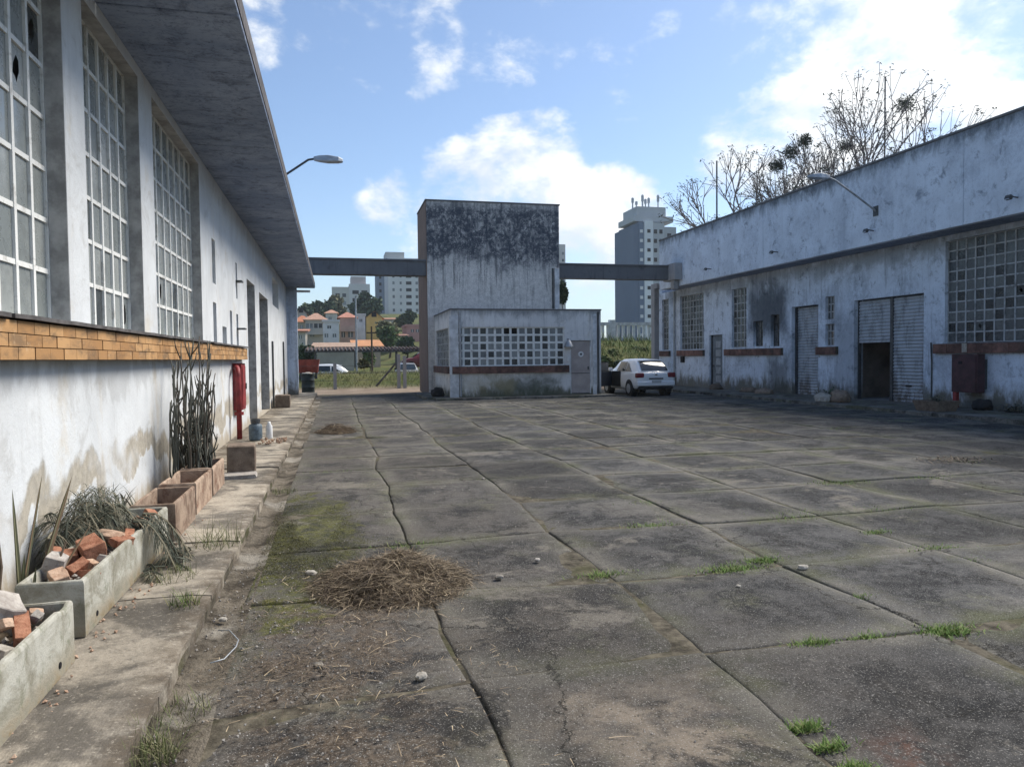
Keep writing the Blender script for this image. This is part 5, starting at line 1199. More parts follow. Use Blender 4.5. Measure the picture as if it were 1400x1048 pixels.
MB().lathe(-1.22, 35.2, [(0.29, -0.05), (0.3, 0.0), (0.29, 0.02), (0.29, 0.3), (0.305, 0.32), (0.29, 0.34), (0.29, 0.62), (0.305, 0.64), (0.29, 0.66), (0.29, 0.92), (0.31, 0.95), (0.28, 0.95), (0.27, 0.6)], 22).build('shell', M['drumgreen'], dm, True)
MB().lathe(-1.22, 35.2, [(0.25, 0.82), (0.2, 0.98), (0.08, 1.02)], 10).build('refuse', M['stone'], dm)

# ------------------------------------------------------------------ cars
def lmesh(mb, name, mat, parent, smooth=False, bevel=0.0, seg=2):
    o = bpy.data.objects.new(name, mb.mesh(name, mat, smooth)); COL.objects.link(o); o.parent = parent
    if bevel: b = o.modifiers.new('bevel', 'BEVEL'); b.width = bevel; b.segments = seg; b.limit_method = 'ANGLE'
    return o
M['carwhite'] = NM('white_car_paint', 0.28, 0.5).col((0.72, 0.73, 0.74)).m; M['carwhite'].node_tree.nodes['Principled BSDF'].inputs['Coat Weight'].default_value = 0.5
M['carsilver'] = NM('silver_car_paint', 0.3, 0.5, 0.3).col((0.33, 0.35, 0.37)).m
M['carred'] = NM('dark_red_car_paint', 0.3, 0.5).col((0.16, 0.03, 0.03)).m
M['carglass'] = NM('tinted_car_glass', 0.05, 0.7).col((0.012, 0.02, 0.024)).m
M['taillight'] = NM('red_tail_lens', 0.15, 0.6).col((0.16, 0.012, 0.02)).m
M['trim'] = NM('black_trim', 0.6, 0.3).col((0.015, 0.015, 0.017)).m
M['chrome'] = NM('chrome', 0.15, 0.5, 1.0).col((0.6, 0.6, 0.6)).m
M['plate'] = NM('number_plate', 0.5, 0.3).col((0.42, 0.43, 0.44)).m
M['doorcard'] = NM('door_card', 0.7, 0.3).col((0.02, 0.025, 0.035)).m
def make_car(loc, rz, paint, label, group=None, open_door=False):
    t = thing('parked_car', loc, label, 'car', group); t.rotation_euler = (0, 0, rz)
    mb = MB(); sts = [(0.00, .40, .80, .70), (0.03, .32, .91, .78), (0.10, .27, .975, .82), (0.45, .24, .99, .845), (1.0, .22, .97, .855), (1.9, .22, .965, .858), (2.6, .22, .96, .855), (3.0, .22, .955, .85), (3.4, .24, .90, .83), (3.75, .26, .80, .77), (3.90, .32, .66, .62)]
    for (y, zl, zb, hw) in sts:
        h = zb-zl; half = [(0, zl), (hw*.86, zl), (hw*.96, zl+.08*h), (hw, zl+.45*h), (hw*.985, zl+.72*h), (hw*.955, zb-.05*h), (hw*.90, zb), (0, zb+.015)]
        mb.v += [(x, y, z) for x, z in half] + [(-x, y, z) for x, z in half[-2:0:-1]]
    n = 14
    for i in range(len(sts)-1):
        for j in range(n): q = i*n; mb.f.append((q+j, q+n+j, q+n+(j+1) % n, q+(j+1) % n))
    mb.f += [tuple(range(n)), tuple(range((len(sts)-1)*n+n-1, (len(sts)-1)*n-1, -1))]
    body = lmesh(mb, 'body', paint, t, True)
    s_ = body.modifiers.new('sub', 'SUBSURF'); s_.levels = 1; s_.render_levels = 1
    mb = MB(); gs = [(0.09, .97, .71, .66), (0.30, 1.17, .76, .60), (0.58, 1.37, .79, .565), (0.85, 1.455, .80, .575), (1.4, 1.49, .805, .585), (2.0, 1.475, .805, .58), (2.35, 1.40, .80, .56), (2.7, 1.18, .79, .60), (3.0, .965, .77, .66)]
    for (y, z, bw, rw) in gs: mb.v += [(bw, y, .94), (rw+.03, y, max(.945, z-.055)), (rw-.06, y, z-.005), (0, y, z+.012), (-rw+.06, y, z-.005), (-rw-.03, y, max(.945, z-.055)), (-bw, y, .94)]
    for i in range(len(gs)-1):
        for j in range(6): q = i*7; mb.f.append((q+j, q+7+j, q+8+j, q+j+1))
    lmesh(mb, 'cabin', paint, t, True)
    # glazing, a few millimetres proud of the cabin
    mb = MB(); rr = [(0.135, .995, .57), (0.30, 1.175, .545), (0.50, 1.32, .50), (0.56, 1.36, .42)]
    for (y, z, w) in rr: mb.v += [(-w, y-.016, z+.016), (0, y-.022, z+.03), (w, y-.016, z+.016)]
    for i in range(3): mb.f += [(i*3, i*3+1, i*3+4, i*3+3), (i*3+1, i*3+2, i*3+5, i*3+4)]
    lmesh(mb, 'rear_window', M['carglass'], t, True)
    mb = MB(); ws = [(2.42, 1.375, .50), (2.7, 1.195, .56), (2.96, 1.01, .6)]
    for (y, z, w) in ws: mb.v += [(-w, y+.012, z+.012), (0, y+.016, z+.026), (w, y+.012, z+.012)]
    for i in range(2): mb.f += [(i*3+3, i*3+4, i*3+1, i*3), (i*3+4, i*3+5, i*3+2, i*3+1)]
    lmesh(mb, 'windscreen', M['carglass'], t, True)
    for sx in (-1, 1):
        for (ya, yb, ta, tb) in ((0.62, 1.22, .30, .92), (1.30, 2.16, .92, .94)):
            def sp_(y, f):
                z0, w0, z1, w1 = .985, .800, 1.40 if y < 2.05 else 1.36, .615
                return (sx*(w0+(w1-w0)*f+.012), y, z0+(z1-z0)*f)
            lmesh(MB().add([sp_(ya, .02), sp_(yb, .02), sp_(yb-(.12 if yb > 2 else 0), tb), sp_(ya+(.2 if ya < 1 else 0), ta if ya < 1 else .92)], [(0, 1, 2, 3)]), 'side_window', M['carglass'], t)
        lmesh(MB().box(sx*.50, -.012, .735, sx*.845, .16, .93), 'tail_light', M['taillight'], t, bevel=0.045, seg=3)
        for y in (.74, 3.18):
            q = MB(); q.tube([(sx*.60, y, .31), (sx*.858, y, .31)], .355, 24); lmesh(q, 'wheel_arch', M['trim'], t)
            w = MB(); w.tube([(sx*.66, y, .30), (sx*.67, y, .30), (sx*.85, y, .30), (sx*.872, y, .30)], [.26, .30, .30, .265], 26); wh_ = lmesh(w, 'wheel', M['black'], t)
            w = MB(); w.tube([(sx*.86, y, .30), (sx*.878, y, .30)], [.20, .19], 18); lmesh(w, 'rim', M['greymetal'], wh_)
    lmesh(MB().box(-.80, -.055, .40, .80, .14, .60), 'rear_bumper', paint, t, bevel=0.05, seg=3)
    lmesh(MB().box(-.74, -.03, .28, .74, .2, .40), 'valance', M['trim'], t, bevel=0.03)
    lmesh(MB().box(-.30, -.022, .675, .30, .03, .725), 'handle_strip', M['trim'], t)
    lmesh(MB().box(-.2, -.064, .525, .2, -.05, .635), 'plate', M['plate'], t)
    e = MB().box(-.055, -.02, .842, .055, .02, .868); e.box(-.022, -.021, .832, .022, .02, .878); lmesh(e, 'emblem', M['chrome'], t)
    lmesh(MB().box(-.50, .50, 1.395, .50, .80, 1.425), 'spoiler', paint, t, bevel=0.01)
    for sx in (-1, 1): lmesh(MB().box(sx*.86, 2.45, .98, sx*1.02, 2.58, 1.12), 'mirror', M['trim'] if sx > 0 else paint, t, bevel=0.03)
    if open_door:
        lmesh(MB().box(-.863, 1.62, .34, -.846, 2.56, .98), 'door_opening', M['trim'], t)
        a = R(52); hx, hy = -.86, 2.62; ux, uy = -math.sin(a), -math.cos(a); nx_, ny_ = -uy, ux
        def dp(s__, off, z): return (hx+ux*s__+nx_*off, hy+uy*s__+ny_*off, z)
        def slabd(s0, s1, z0, z1, o0, o1): return MB().add([dp(s0, o0, z0), dp(s1, o0, z0), dp(s1, o1, z0), dp(s0, o1, z0), dp(s0, o0, z1), dp(s1, o0, z1), dp(s1, o1, z1), dp(s0, o1, z1)], [(0, 3, 2, 1), (4, 5, 6, 7), (0, 1, 5, 4), (1, 2, 6, 5), (2, 3, 7, 6), (3, 0, 4, 7)])
        d_ = lmesh(slabd(0, 1.02, .34, .97, -.035, .035), 'door', M['doorcard'], t, bevel=0.02)
        lmesh(slabd(0.0, 1.02, .35, .97, -.045, -.036), 'door_skin', paint, d_); lmesh(slabd(0.98, 1.02, .97, 1.36, -.02, .02), 'window_frame', M['trim'], d_)
        lmesh(slabd(0.25, 0.98, .97, 1.33, -.006, .006), 'door_window', M['carglass'], d_); lmesh(slabd(0.2, 1.0, 1.33, 1.37, -.02, .02), 'window_frame', M['trim'], d_)
    return t
make_car((12.38, 26.85, 0.0), 0.0, M['carwhite'], 'white hatchback with its driver door open, parked right of the gatehouse', None, True)

# ------------------------------------------------------------------ the land beyond the yard
BX = {'bare': [(27.79, 42, 12.9, 0.42, 3, 'bare tree farthest left behind the storehouse, with three round clumps', [(27.78, 42, 13.71, 0.5), (28.84, 42, 14.6, 0.55), (29.81, 42, 15.36, 0.5)], 1),
          (32.96, 44, 13.6, 0.5, 5, 'bare tree in the middle behind the storehouse', [(34.55, 44, 15.86, 0.55)], 1),
          (35.67, 42, 16.6, 0.34, 8, 'tallest bare tree behind the storehouse, with a round clump near its top', [(37.44, 42, 18.27, 0.65)], 1), (28.52, 47, 9.6, 0.22, 12, 'small bare tree nearest the thin mast', [], 1),
          (43.54, 46, 14.2, 0.36, 15, 'bare tree farthest right behind the storehouse', [], 0)],
 'blocks': [{'Y': 300,
             'cols': [(0.36, 0.9, 0.6, 11, 2.75, 4.5, 1.2, 'p'), (0.52, 0.8, 0.6, 11, 2.75, 4.5, 1.1, 'p'), (0.7, 2.2, 0.6, 11, 2.75, 4.5, 1.3, 'd'), (0.88, 1.0, 0.6, 11, 2.75, 4.5, 1.2, 'p'), (0.07, 0.9, 0.0, 11, 2.75, 5.0, 1.2, 'd')],
             'dep': 16,
             'label': 'tall white apartment block with small windows, left of the tower',
             'n': 'a',
             'strips': [(0, 0.16, 1.0, (0.16, 0.2, 0.26), 0.0), (0.16, 0.24, 0.5, (0.5, 0.52, 0.55), 0.3), (0.24, 1.0, 0, (0.62, 0.62, 0.6), 0.6)],
             'topcol': (0.5, 0.5, 0.48),
             'tops': [(0.2, 0.62, 2.6, 1.0)],
             'x0': 17.18,
             'x1': 35.17,
             'z1': 42.16},
            {'Y': 290,
             'cols': [(0.15, 1.6, 0, 4, 3.0, 4.4, 1.4, 'd'), (0.32, 1.4, 0, 4, 3.0, 4.4, 1.4, 'p'), (0.62, 2.4, 0.4, 4, 3.0, 3.2, 1.4, 'd'), (0.85, 2.2, 0.4, 4, 3.0, 3.2, 1.4, 'd')],
             'dep': 14,
             'label': 'lower cream apartment block left of the tall white one',
             'n': 'b',
             'strips': [(0, 0.45, 1.2, (0.55, 0.53, 0.47), 0.0), (0.45, 1.0, 0, (0.6, 0.58, 0.55), 0.4)],
             'topcol': (0.48, 0.42, 0.4),
             'tops': [(0.5, 0.9, 3.0, 1.0)],
             'x0': -0.58,
             'x1': 13.8,
             'z1': 30.59},
            {'Y': 200,
             'ants': [(0.16, 3.4, 0.22), (0.4, 4.4, 0.25), (0.47, 3.2, 0.2), (0.55, 3.6, 0.22), (0.78, 4.6, 0.2), (0.25, 2.4, 0.2)],
             'cols': [(0.16, 0.9, 0.2, 12, 2.75, 3.0, 0.9, 'w'), (0.32, 1.0, 0.7, 12, 2.75, 3.0, 1.0, 'd'), (0.49, 1.0, 0.3, 12, 2.75, 3.0, 1.2, 'd'), (0.62, 1.0, 0.3, 12, 2.75, 3.0, 1.2, 'd'), (0.83, 1.2, 0, 12, 2.75, 4.0, 1.2, 'd')],
             'dep': 15.4,
             'label': 'tall blue-grey apartment tower with white balcony strip, right of the tower',
             'n': 'c',
             'strips': [(0, 0.1, 1.2, (0.11, 0.15, 0.22), 0.0), (0.1, 0.22, 0.3, (0.13, 0.175, 0.25), 0.2), (0.22, 0.42, 0, (0.68, 0.7, 0.72), 0.7), (0.42, 0.7, 0.4, (0.4, 0.42, 0.44), 0.3), (0.7, 1, 1.5, (0.36, 0.38, 0.4), 0.0)],
             'topcol': (0.42, 0.44, 0.46),
             'tops': [(0.0, 0.95, 1.6, 0.5), (0.12, 0.82, 4.6, 2.0)],
             'x0': 85.55,
             'x1': 98.83,
             'z1': 40.97},
            {'Y': 310,
             'cols': [(0.85, 1.0, 0, 8, 3.0, 4.0, 1.2, 'p')],
             'dep': 14,
             'label': 'far pale building sliver at the right side of the tower',
             'n': 'd',
             'strips': [(0, 1, 0, (0.5, 0.48, 0.47), 0)],
             'topcol': (0.5, 0.5, 0.5),
             'tops': [],
             'x0': 92.45,
             'x1': 99.89,
             'z1': 51.12}],
 'houses': [{'Y': 150,
             'balc': None,
             'dep': 9,
             'kind': 'hip',
             'label': 'beige house with orange roof, leftmost on the hillside',
             'n': 'a',
             'rh': 1.5,
             'roof': (0.42, 0.17, 0.09),
             'wall': (0.42, 0.36, 0.27),
             'wins': [(-6.46, -5.9, 7.58, 8.44)],
             'x0': -7.7,
             'x1': -4.65,
             'z0': 4.71,
             'z1': 9.02},
            {'Y': 128,
             'balc': 5.96,
             'dep': 10,
             'kind': 'hip',
             'label': 'large beige house with dark balcony strip on the hillside',
             'n': 'b',
             'rh': 1.41,
             'roof': (0.4, 0.24, 0.17),
             'wall': (0.46, 0.42, 0.36),
             'wins': [(-4.56, -3.49, 6.82, 7.68), (-3.26, -1.94, 6.82, 7.68), (-3.97, -3.26, 5.47, 6.08)],
             'x0': -4.68,
             'x1': -1.34,
             'z0': 3.51,
             'z1': 8.3},
            {'Y': 116,
             'balc': None,
             'dep': 8,
             'kind': 'flat',
             'label': 'white flat-roofed house in the middle of the hillside',
             'n': 'c',
             'rh': 0.12,
             'roof': (0.4, 0.3, 0.25),
             'wall': (0.62, 0.61, 0.6),
             'wins': [(-1.0, -0.45, 6.33, 6.78), (-1.43, -0.89, 4.98, 5.55), (-0.23, 0.31, 4.98, 5.54)],
             'x0': -1.65,
             'x1': 0.75,
             'z0': 3.31,
             'z1': 7.34},
            {'Y': 134,
             'balc': 6.67,
             'dep': 9,
             'kind': 'hip',
             'label': 'pink house with hipped roof behind the lamp post',
             'n': 'd',
             'rh': 1.21,
             'roof': (0.42, 0.2, 0.14),
             'wall': (0.48, 0.33, 0.27),
             'wins': [(1.89, 2.91, 6.93, 7.45), (1.25, 1.89, 5.5, 6.54), (2.4, 3.29, 5.49, 6.54)],
             'x0': 1.0,
             'x1': 3.8,
             'z0': 3.55,
             'z1': 9.01},
            {'Y': 146,
             'balc': None,
             'dep': 8,
             'kind': 'flat',
             'label': 'narrow pale grey house between pink and yellow ones',
             'n': 'e',
             'rh': 0.15,
             'roof': (0.4, 0.32, 0.28),
             'wall': (0.6, 0.6, 0.6),
             'wins': [(4.84, 5.4, 8.83, 9.4)],
             'x0': 4.28,
             'x1': 5.96,
             'z0': 3.7,
             'z1': 10.11},
            {'Y': 150,
             'balc': None,
             'dep': 9,
             'kind': 'gable',
             'label': 'yellow gabled house below the white apartment block',
             'n': 'f',
             'rh': 1.2,
             'roof': (0.45, 0.2, 0.1),
             'wall': (0.58, 0.4, 0.15),
             'wins': [],
             'x0': 6.27,
             'x1': 9.46,
             'z0': 3.74,
             'z1': 9.91},
            {'Y': 88,
             'balc': None,
             'dep': 9,
             'kind': 'lean',
             'label': 'low house with bright orange lean-to roof above the shed',
             'n': 'g',
             'rh': 0.97,
             'roof': (0.48, 0.23, 0.11),
             'wall': (0.45, 0.38, 0.3),
             'wins': [(4.1, 4.61, 2.42, 2.85)],
             'x0': 2.41,
             'x1': 5.29,
             'z0': 1.66,
             'z1': 3.11},
            {'Y': 82,
             'balc': None,
             'dep': 12,
             'kind': 'lean',
             'label': 'low house with wide faded tile roof above the shed',
             'n': 'h',
             'rh': 0.74,
             'roof': (0.36, 0.25, 0.18),
             'wall': (0.4, 0.36, 0.3),
             'wins': [(-0.94, -0.4, 2.33, 2.72)],
             'x0': -2.09,
             'x1': 2.09,
             'z0': 1.71,
             'z1': 2.96},
            {'Y': 126,
             'balc': None,
             'dep': 8,
             'kind': 'flat',
             'label': 'pinkish house at the edge of the tower',
             'n': 'i',
             'rh': 0.13,
             'roof': (0.4, 0.2, 0.15),
             'wall': (0.42, 0.25, 0.22),
             'wins': [(12.77, 13.27, 6.09, 6.59), (13.64, 14.15, 6.09, 6.59)],
             'x0': 12.02,
             'x1': 15.02,
             'z0': 3.35,
             'z1': 7.09},
            {'Y': 112,
             'balc': None,
             'dep': 8,
             'kind': 'lean',
             'label': 'small cream house half hidden by the warehouse',
             'n': 'j',
             'rh': 0.56,
             'roof': (0.42, 0.2, 0.13),
             'wall': (0.5, 0.46, 0.4),
             'wins': [(-5.03, -4.62, 4.67, 5.21)],
             'x0': -5.44,
             'x1': -4.1,
             'z0': 2.85,
             'z1': 5.85},
            {'Y': 150,
             'balc': None,
             'dep': 8,
             'kind': 'hip',
             'label': 'cream house with red hipped roof below the dark round tree',
             'n': 'k',
             'rh': 0.9,
             'roof': (0.42, 0.22, 0.15),
             'wall': (0.55, 0.5, 0.44),
             'wins': [(10.19, 10.78, 6.07, 6.66)],
             'x0': 9.61,
             'x1': 11.95,
             'z0': 3.42,
             'z1': 7.26},
            {'Y': 120,
             'balc': None,
             'dep': 8,
             'kind': 'lean',
             'label': 'white house with low roof near the pinkish one',
             'n': 'l',
             'rh': 0.48,
             'roof': (0.4, 0.22, 0.16),
             'wall': (0.6, 0.59, 0.57),
             'wins': [(10.03, 10.5, 4.46, 4.93)],
             'x0': 9.56,
             'x1': 11.45,
             'z0': 2.57,
             'z1': 5.41},
            {'Y': 175,
             'balc': None,
             'dep': 9,
             'kind': 'hip',
             'label': 'upper cream house above the white flat-roofed one',
             'n': 'm',
             'rh': 1.05,
             'roof': (0.43, 0.24, 0.16),
             'wall': (0.58, 0.55, 0.5),
             'wins': [(-1.18, -0.52, 10.76, 11.44)],
             'x0': -1.83,
             'x1': 0.8,
             'z0': 8.57,
             'z1': 12.29},
            {'Y': 185,
             'balc': None,
             'dep': 9,
             'kind': 'gable',
             'label': 'upper brown gabled house at the far left of the hillside',
             'n': 'o',
             'rh': 1.11,
             'roof': (0.4, 0.2, 0.13),
             'wall': (0.5, 0.44, 0.38),
             'wins': [],
             'x0': -8.99,
             'x1': -6.42,
             'z0': 8.98,
             'z1': 12.87},
            {'Y': 190,
             'balc': None,
             'dep': 9,
             'kind': 'lean',
             'label': 'upper white house at the foot of the tall apartment block',
             'n': 'p',
             'rh': 0.76,
             'roof': (0.42, 0.22, 0.15),
             'wall': (0.6, 0.57, 0.52),
             'wins': [(13.28, 14.02, 10.26, 11.01), (14.58, 15.32, 10.26, 11.01)],
             'x0': 12.54,
             'x1': 15.88,
             'z0': 8.02,
             'z1': 11.76}],
 'poles': [('g', 1.38, 5.61, 48, 0.07, 'tall grey lamp post beyond the bank'), ('w', 2.54, 3.87, 52, 0.08, 'short brown utility pole right of the lamp post')],
 'rods': [(25.22, 45, 0, 14.64, 'thin mast left of the bare trees'), (37.6, 44, 0, 20.81, 'thin mast rising among the bare trees')],
 'trees': [('tree', 7.73, 185, 15.09, 4.07, 3.33, 4420, 0.938, 'tree_dk', 'big dark round tree on the hilltop left of the white block', 1, 12),
           ('tree', 14.73, 160, 10.47, 2.24, 2.56, 2890, 0.75, 'tree_dk', 'dark round tree in front of the white apartment block', 2, 9),
           ('tree', -6.0, 200, 16.1, 4.0, 2.4, 3060, 0.938, 'tree_dk', 'dark trees at the top left of the hillside, nearest the eave', 3, 9),
           ('tree', 1.18, 210, 17.27, 4.62, 2.73, 3060, 0.938, 'tree_ol', 'olive tree behind the pink house', 4, 9), ('tree', -1.76, 205, 15.69, 2.46, 1.84, 1700, 0.875, 'tree_dk', 'small dark tree above the large beige house', 5, 9),
           ('tree', 7.93, 110, 5.31, 2.2, 1.43, 3400, 0.562, 'tree_md', 'broad green bush below the dark round tree', 6, 9),
           ('tree', 9.07, 95, 3.86, 1.52, 0.95, 2550, 0.5, 'tree_dk', 'dark shrubbery beside the tower, above the shed', 7, 9),
           ('tree', -2.57, 70, 2.71, 0.91, 0.91, 2720, 0.325, 'tree_dk', 'dark leafy tree close behind the warehouse corner', 8, 9),
           ('tree', 8.56, 125, 7.79, 1.75, 1.12, 1530, 0.625, 'tree_ol', 'yellowish tree beside the yellow house', 9, 9), ('tree', 13.33, 42, 5.35, 0.25, 0.76, 2210, 0.2, 'tree_dk', 'slender dark tree growing behind the tower', 10, 9),
           ('tree', 3.41, 75, 2.52, 0.68, 0.45, 1190, 0.375, 'tree_md', 'small bush behind the shed roof', 11, 9), ('tree', 19.78, 50, 1.54, 0.8, 0.5, 2550, 0.25, 'tree_md', 'leafy bush on the green slope, left of the white car', 12, 9),
           ('tree', 22.04, 51, 1.74, 0.82, 0.56, 2550, 0.25, 'tree_dk', 'dark bush on the green slope above the white car', 13, 9), ('tree', 22.48, 54, 2.33, 0.76, 0.43, 2720, 0.25, 'tree_md', 'bush right below the balustrade', 14, 9),
           ('tree', 17.57, 46, 1.16, 0.64, 0.41, 3060, 0.225, 'tree_md', 'low bush on the slope next to the gatehouse corner', 16, 9),
           ('tree', 21.07, 47, 1.06, 0.61, 0.47, 3060, 0.225, 'tree_md', 'low bush on the slope behind the roof of the white car', 17, 9),
           ('tree', 18.72, 46, 0.95, 0.55, 0.37, 2550, 0.225, 'tree_dk', 'lowest dark bush on the slope behind the open car door', 18, 9), ('tree', 1.72, 46, 1.31, 0.32, 0.28, 1020, 0.175, 'tree_ol', 'dry bush at the fence strut', 15, 9)]}
q = random.Random(77)
# grass on the bank
def bankfn(r_):
    x, y = r_.uniform(-6, 9), r_.uniform(41.2, 47)
    return (x, y, hgt(x, y)-0.02)
scatter('bank_grass', 7000, bankfn, M['drygrass'], 'rough green grass on the bank behind the yard', 'grass', 41, 0.08, 0.2, 0.025, (0.6, 1.8))
def bank2(r_):
    x, y = r_.uniform(14, 34), r_.uniform(43, 55)
    return (x, y, hgt(x, y)-0.02)
scatter('bank_grass', 5000, bank2, M['grass'], 'tangled green slope below the balustrade', 'grass', 42, 0.2, 0.6, 0.05, (0.6, 2.0))

def house(d):
    x0, x1, y, z1, dep = d['x0'], d['x1'], d['Y'], d['z1'], d['dep']; z0 = min(hgt(x0, y), hgt(x1, y+dep), d['z0'])-0.6
    t = thing('house', ((x0+x1)/2, y, z0+0.6), d['label'], 'house', 'houses on the hillside')
    wm_ = flat('house_wall_%s' % d['n'], d['wall'], 0.9, 0.2, var=0.12, scale=0.6)
    holes_ = [h for h in d['wins']]
    wall_mesh('Y', y, y+0.25, x0, x1, z0, z1, holes_).build('wall', wm_, t)
    MB().box(x0, y+0.25, z0, x1, y+dep, z1-0.01).build('shell', wm_, t)
    for h in holes_:
        f = MB().box(h[0], y+0.12, h[2], h[1], y+0.249, h[3]).build('window', M['pane_g'], t)
        MB().box((h[0]+h[1])/2-0.04, y+0.08, h[2], (h[0]+h[1])/2+0.04, y+0.119, h[3]).build('mullion', M['white'], f)
    rm = flat('roof_tile_%s' % d['n'], d['roof'], 0.9, 0.2, var=0.25, scale=1.5)
    o_, rh_ = 0.45, d['rh']
    if d['kind'] == 'hip':
        a = min((x1-x0), dep)*0.42; mb = MB().add([(x0-o_, y-o_, z1), (x1+o_, y-o_, z1), (x1+o_, y+dep+o_, z1), (x0-o_, y+dep+o_, z1), (x0+a, y+dep/2, z1+rh_), (x1-a, y+dep/2, z1+rh_)], [(0, 1, 5, 4), (1, 2, 5), (2, 3, 4, 5), (3, 0, 4), (3, 2, 1, 0)]); mb.build('roof', rm, t)
    elif d['kind'] == 'gable':
        xm = (x0+x1)/2; MB().add([(x0, y, z1), (x1, y, z1), (xm, y, z1+rh_)], [(0, 1, 2)]).build('gable', wm_, t)
        MB().add([(x0-o_, y-o_, z1-0.25), (xm, y-o_, z1+rh_+.05), (xm, y+dep, z1+rh_+.05), (x0-o_, y+dep, z1-0.25), (x1+o_, y-o_, z1-0.25), (x1+o_, y+dep, z1-0.25)], [(0, 1, 2, 3), (1, 4, 5, 2)]).build('roof', rm, t)
        MB().box(xm-0.5, y-0.03, z1+rh_*0.1, xm+0.5, y-0.004, z1+rh_*0.1+1.0).build('window', M['void'], t)
    elif d['kind'] == 'lean':
        MB().add([(x0-o_, y-o_, z1), (x1+o_, y-o_, z1), (x1+o_, y+dep, z1+rh_), (x0-o_, y+dep, z1+rh_), (x0-o_, y-o_, z1-.2), (x1+o_, y-o_, z1-.2), (x1+o_, y+dep, z1+rh_-.2), (x0-o_, y+dep, z1+rh_-.2)], [(0, 1, 2, 3), (7, 6, 5, 4), (0, 4, 5, 1), (1, 5, 6, 2), (3, 2, 6, 7), (0, 3, 7, 4)]).build('roof', rm, t)
    else:
        MB().box(x0-.15, y-.15, z1, x1+.15, y+dep, z1+.35).build('roof', wm_, t)
    if d.get('balc'):
        zb = d['balc']; MB().box(x0+.2, y-1.3, zb-0.2, x1-.2, y-0.004, zb).build('balcony', wm_, t); MB().box(x0+.2, y-1.3, zb, x1-.2, y-1.18, zb+0.9).build('balustrade', wm_, t)
for d in BX['houses']: house(d)

def tower_block(d):
    x0, x1, y, z1, dep = d['x0'], d['x1'], d['Y'], d['z1'], d['dep']; z0 = min(hgt(x0, y), hgt(x1, y+dep), hgt(x0, y+dep))-1
    t = thing('apartment_block', ((x0+x1)/2, y, z0+1), d['label'], 'building', 'apartment blocks on the skyline')
    for k, (a, b, c, mat_, pr) in enumerate(d['strips']):   # vertical strips of the facade: from, to (fraction), colour, how far proud
        MB().box(x0+(x1-x0)*a, y-pr, z0, x0+(x1-x0)*b, y+dep, z1-c).build('facade_bay', flat('apartment_paint_%s_%d' % (d['n'], k), mat_, 0.85, 0.25, var=0.06, scale=0.12), t)
    for (a, b, zh, yb) in d['tops']:
        MB().box(x0+(x1-x0)*a, y+yb, z1-0.05, x0+(x1-x0)*b, y+dep*0.8, z1+zh).build('roof_house', flat('roof_house_%s' % d['n'], d['topcol'], 0.85, 0.2, var=0.06, scale=0.2), t)
    wf = {}
    for (f, w, pr, rows, step, ztop, hh, dk) in d['cols']:
        key = (w, hh, dk)
        if key not in wf: wf[key] = MB().box(-w/2, -0.05, -hh/2, w/2, 0.05, hh/2).mesh('window', M['void'] if dk == 'd' else (M['white'] if dk == 'w' else M['pane_g']))
        for r_ in range(rows): place('window', wf[key], t, (x0+(x1-x0)*f, y-pr-0.03, z1-ztop-r_*step))
    for (f, h, r_) in d.get('ants', ()):
        xx = x0+(x1-x0)*f; zb = z1 + max([zh for (a, b, zh, yb) in d['tops'] if a <= f <= b] or [0]); q_ = MB().tube([(xx, y+dep*0.4, zb-0.2), (xx, y+dep*0.4, zb+h)], r_, 6)
        q_.box(xx-0.35, y+dep*0.4-0.2, zb+h*0.55, xx+0.35, y+dep*0.4+0.2, zb+h*0.95); q_.build('antenna', M['greymetal'], t)
for d in BX['blocks']: tower_block(d)

def leafy(name, x, y, zc, rx, rz, n, ls, mat, label, seed, cl=9, cat='tree', group='trees beyond the yard', trunk=True):
    r_ = random.Random(seed); t = thing(name, (x, y, hgt(x, y)), label, cat, group); z0 = hgt(x, y)-0.2; mb = MB()
    if label.find('slender') < 0 and y > 60:      # crowns that come down close to the ground
        zb_ = hgt(x, y) + 0.22*(zc-hgt(x, y)); zt_ = zc+rz*0.9; zc = (zb_+zt_)/2; rz = (zt_-zb_)/2
    cs = []
    for k in range(cl):
        u = Vector((r_.gauss(0, 1), r_.gauss(0, 1), r_.gauss(0, 1))).normalized()*r_.uniform(0.25, 0.75); cs.append((Vector((x+u.x*rx, y+u.y*rx, zc+u.z*rz)), r_.uniform(0.3, 0.52)))
    for k in range(n):
        c, s_ = cs[r_.randrange(cl)]; u = Vector((r_.gauss(0, 1), r_.gauss(0, 1), r_.gauss(0, 1))).normalized()*(r_.random()**0.4)
        p = c + Vector((u.x*rx*s_, u.y*rx*s_, u.z*rz*s_)); b = r_.uniform(0, 6.28); e = r_.uniform(-.8, .8); d = Vector((math.cos(b)*math.cos(e), math.sin(b)*math.cos(e), math.sin(e)))*ls*r_.uniform(.6, 1.3)
        sd = d.cross(Vector((r_.gauss(0, 1), r_.gauss(0, 1), r_.gauss(0, 1)))).normalized()*ls*0.4
        mb.add([p, p+d*.5+sd, p+d, p+d*.5-sd], [(0, 1, 2, 3)])
    mb.build('crown', mat, t)
    tb_ = MB(); tb_.tube([(x, y, z0), (x+.1*rx, y, (z0+zc)/2), (x, y, zc)], [rx*.09, rx*.07, rx*.04], 7)
    for k in range(5):
        c, s_ = cs[k]; tb_.tube([(x, y, z0+(zc-z0)*.75), tuple(c)], [rx*.04, rx*.012], 5)
    tb_.build('trunk', M['bark'], t)
for a in BX['trees']: leafy(*a[:8], M[a[8]], *a[9:])

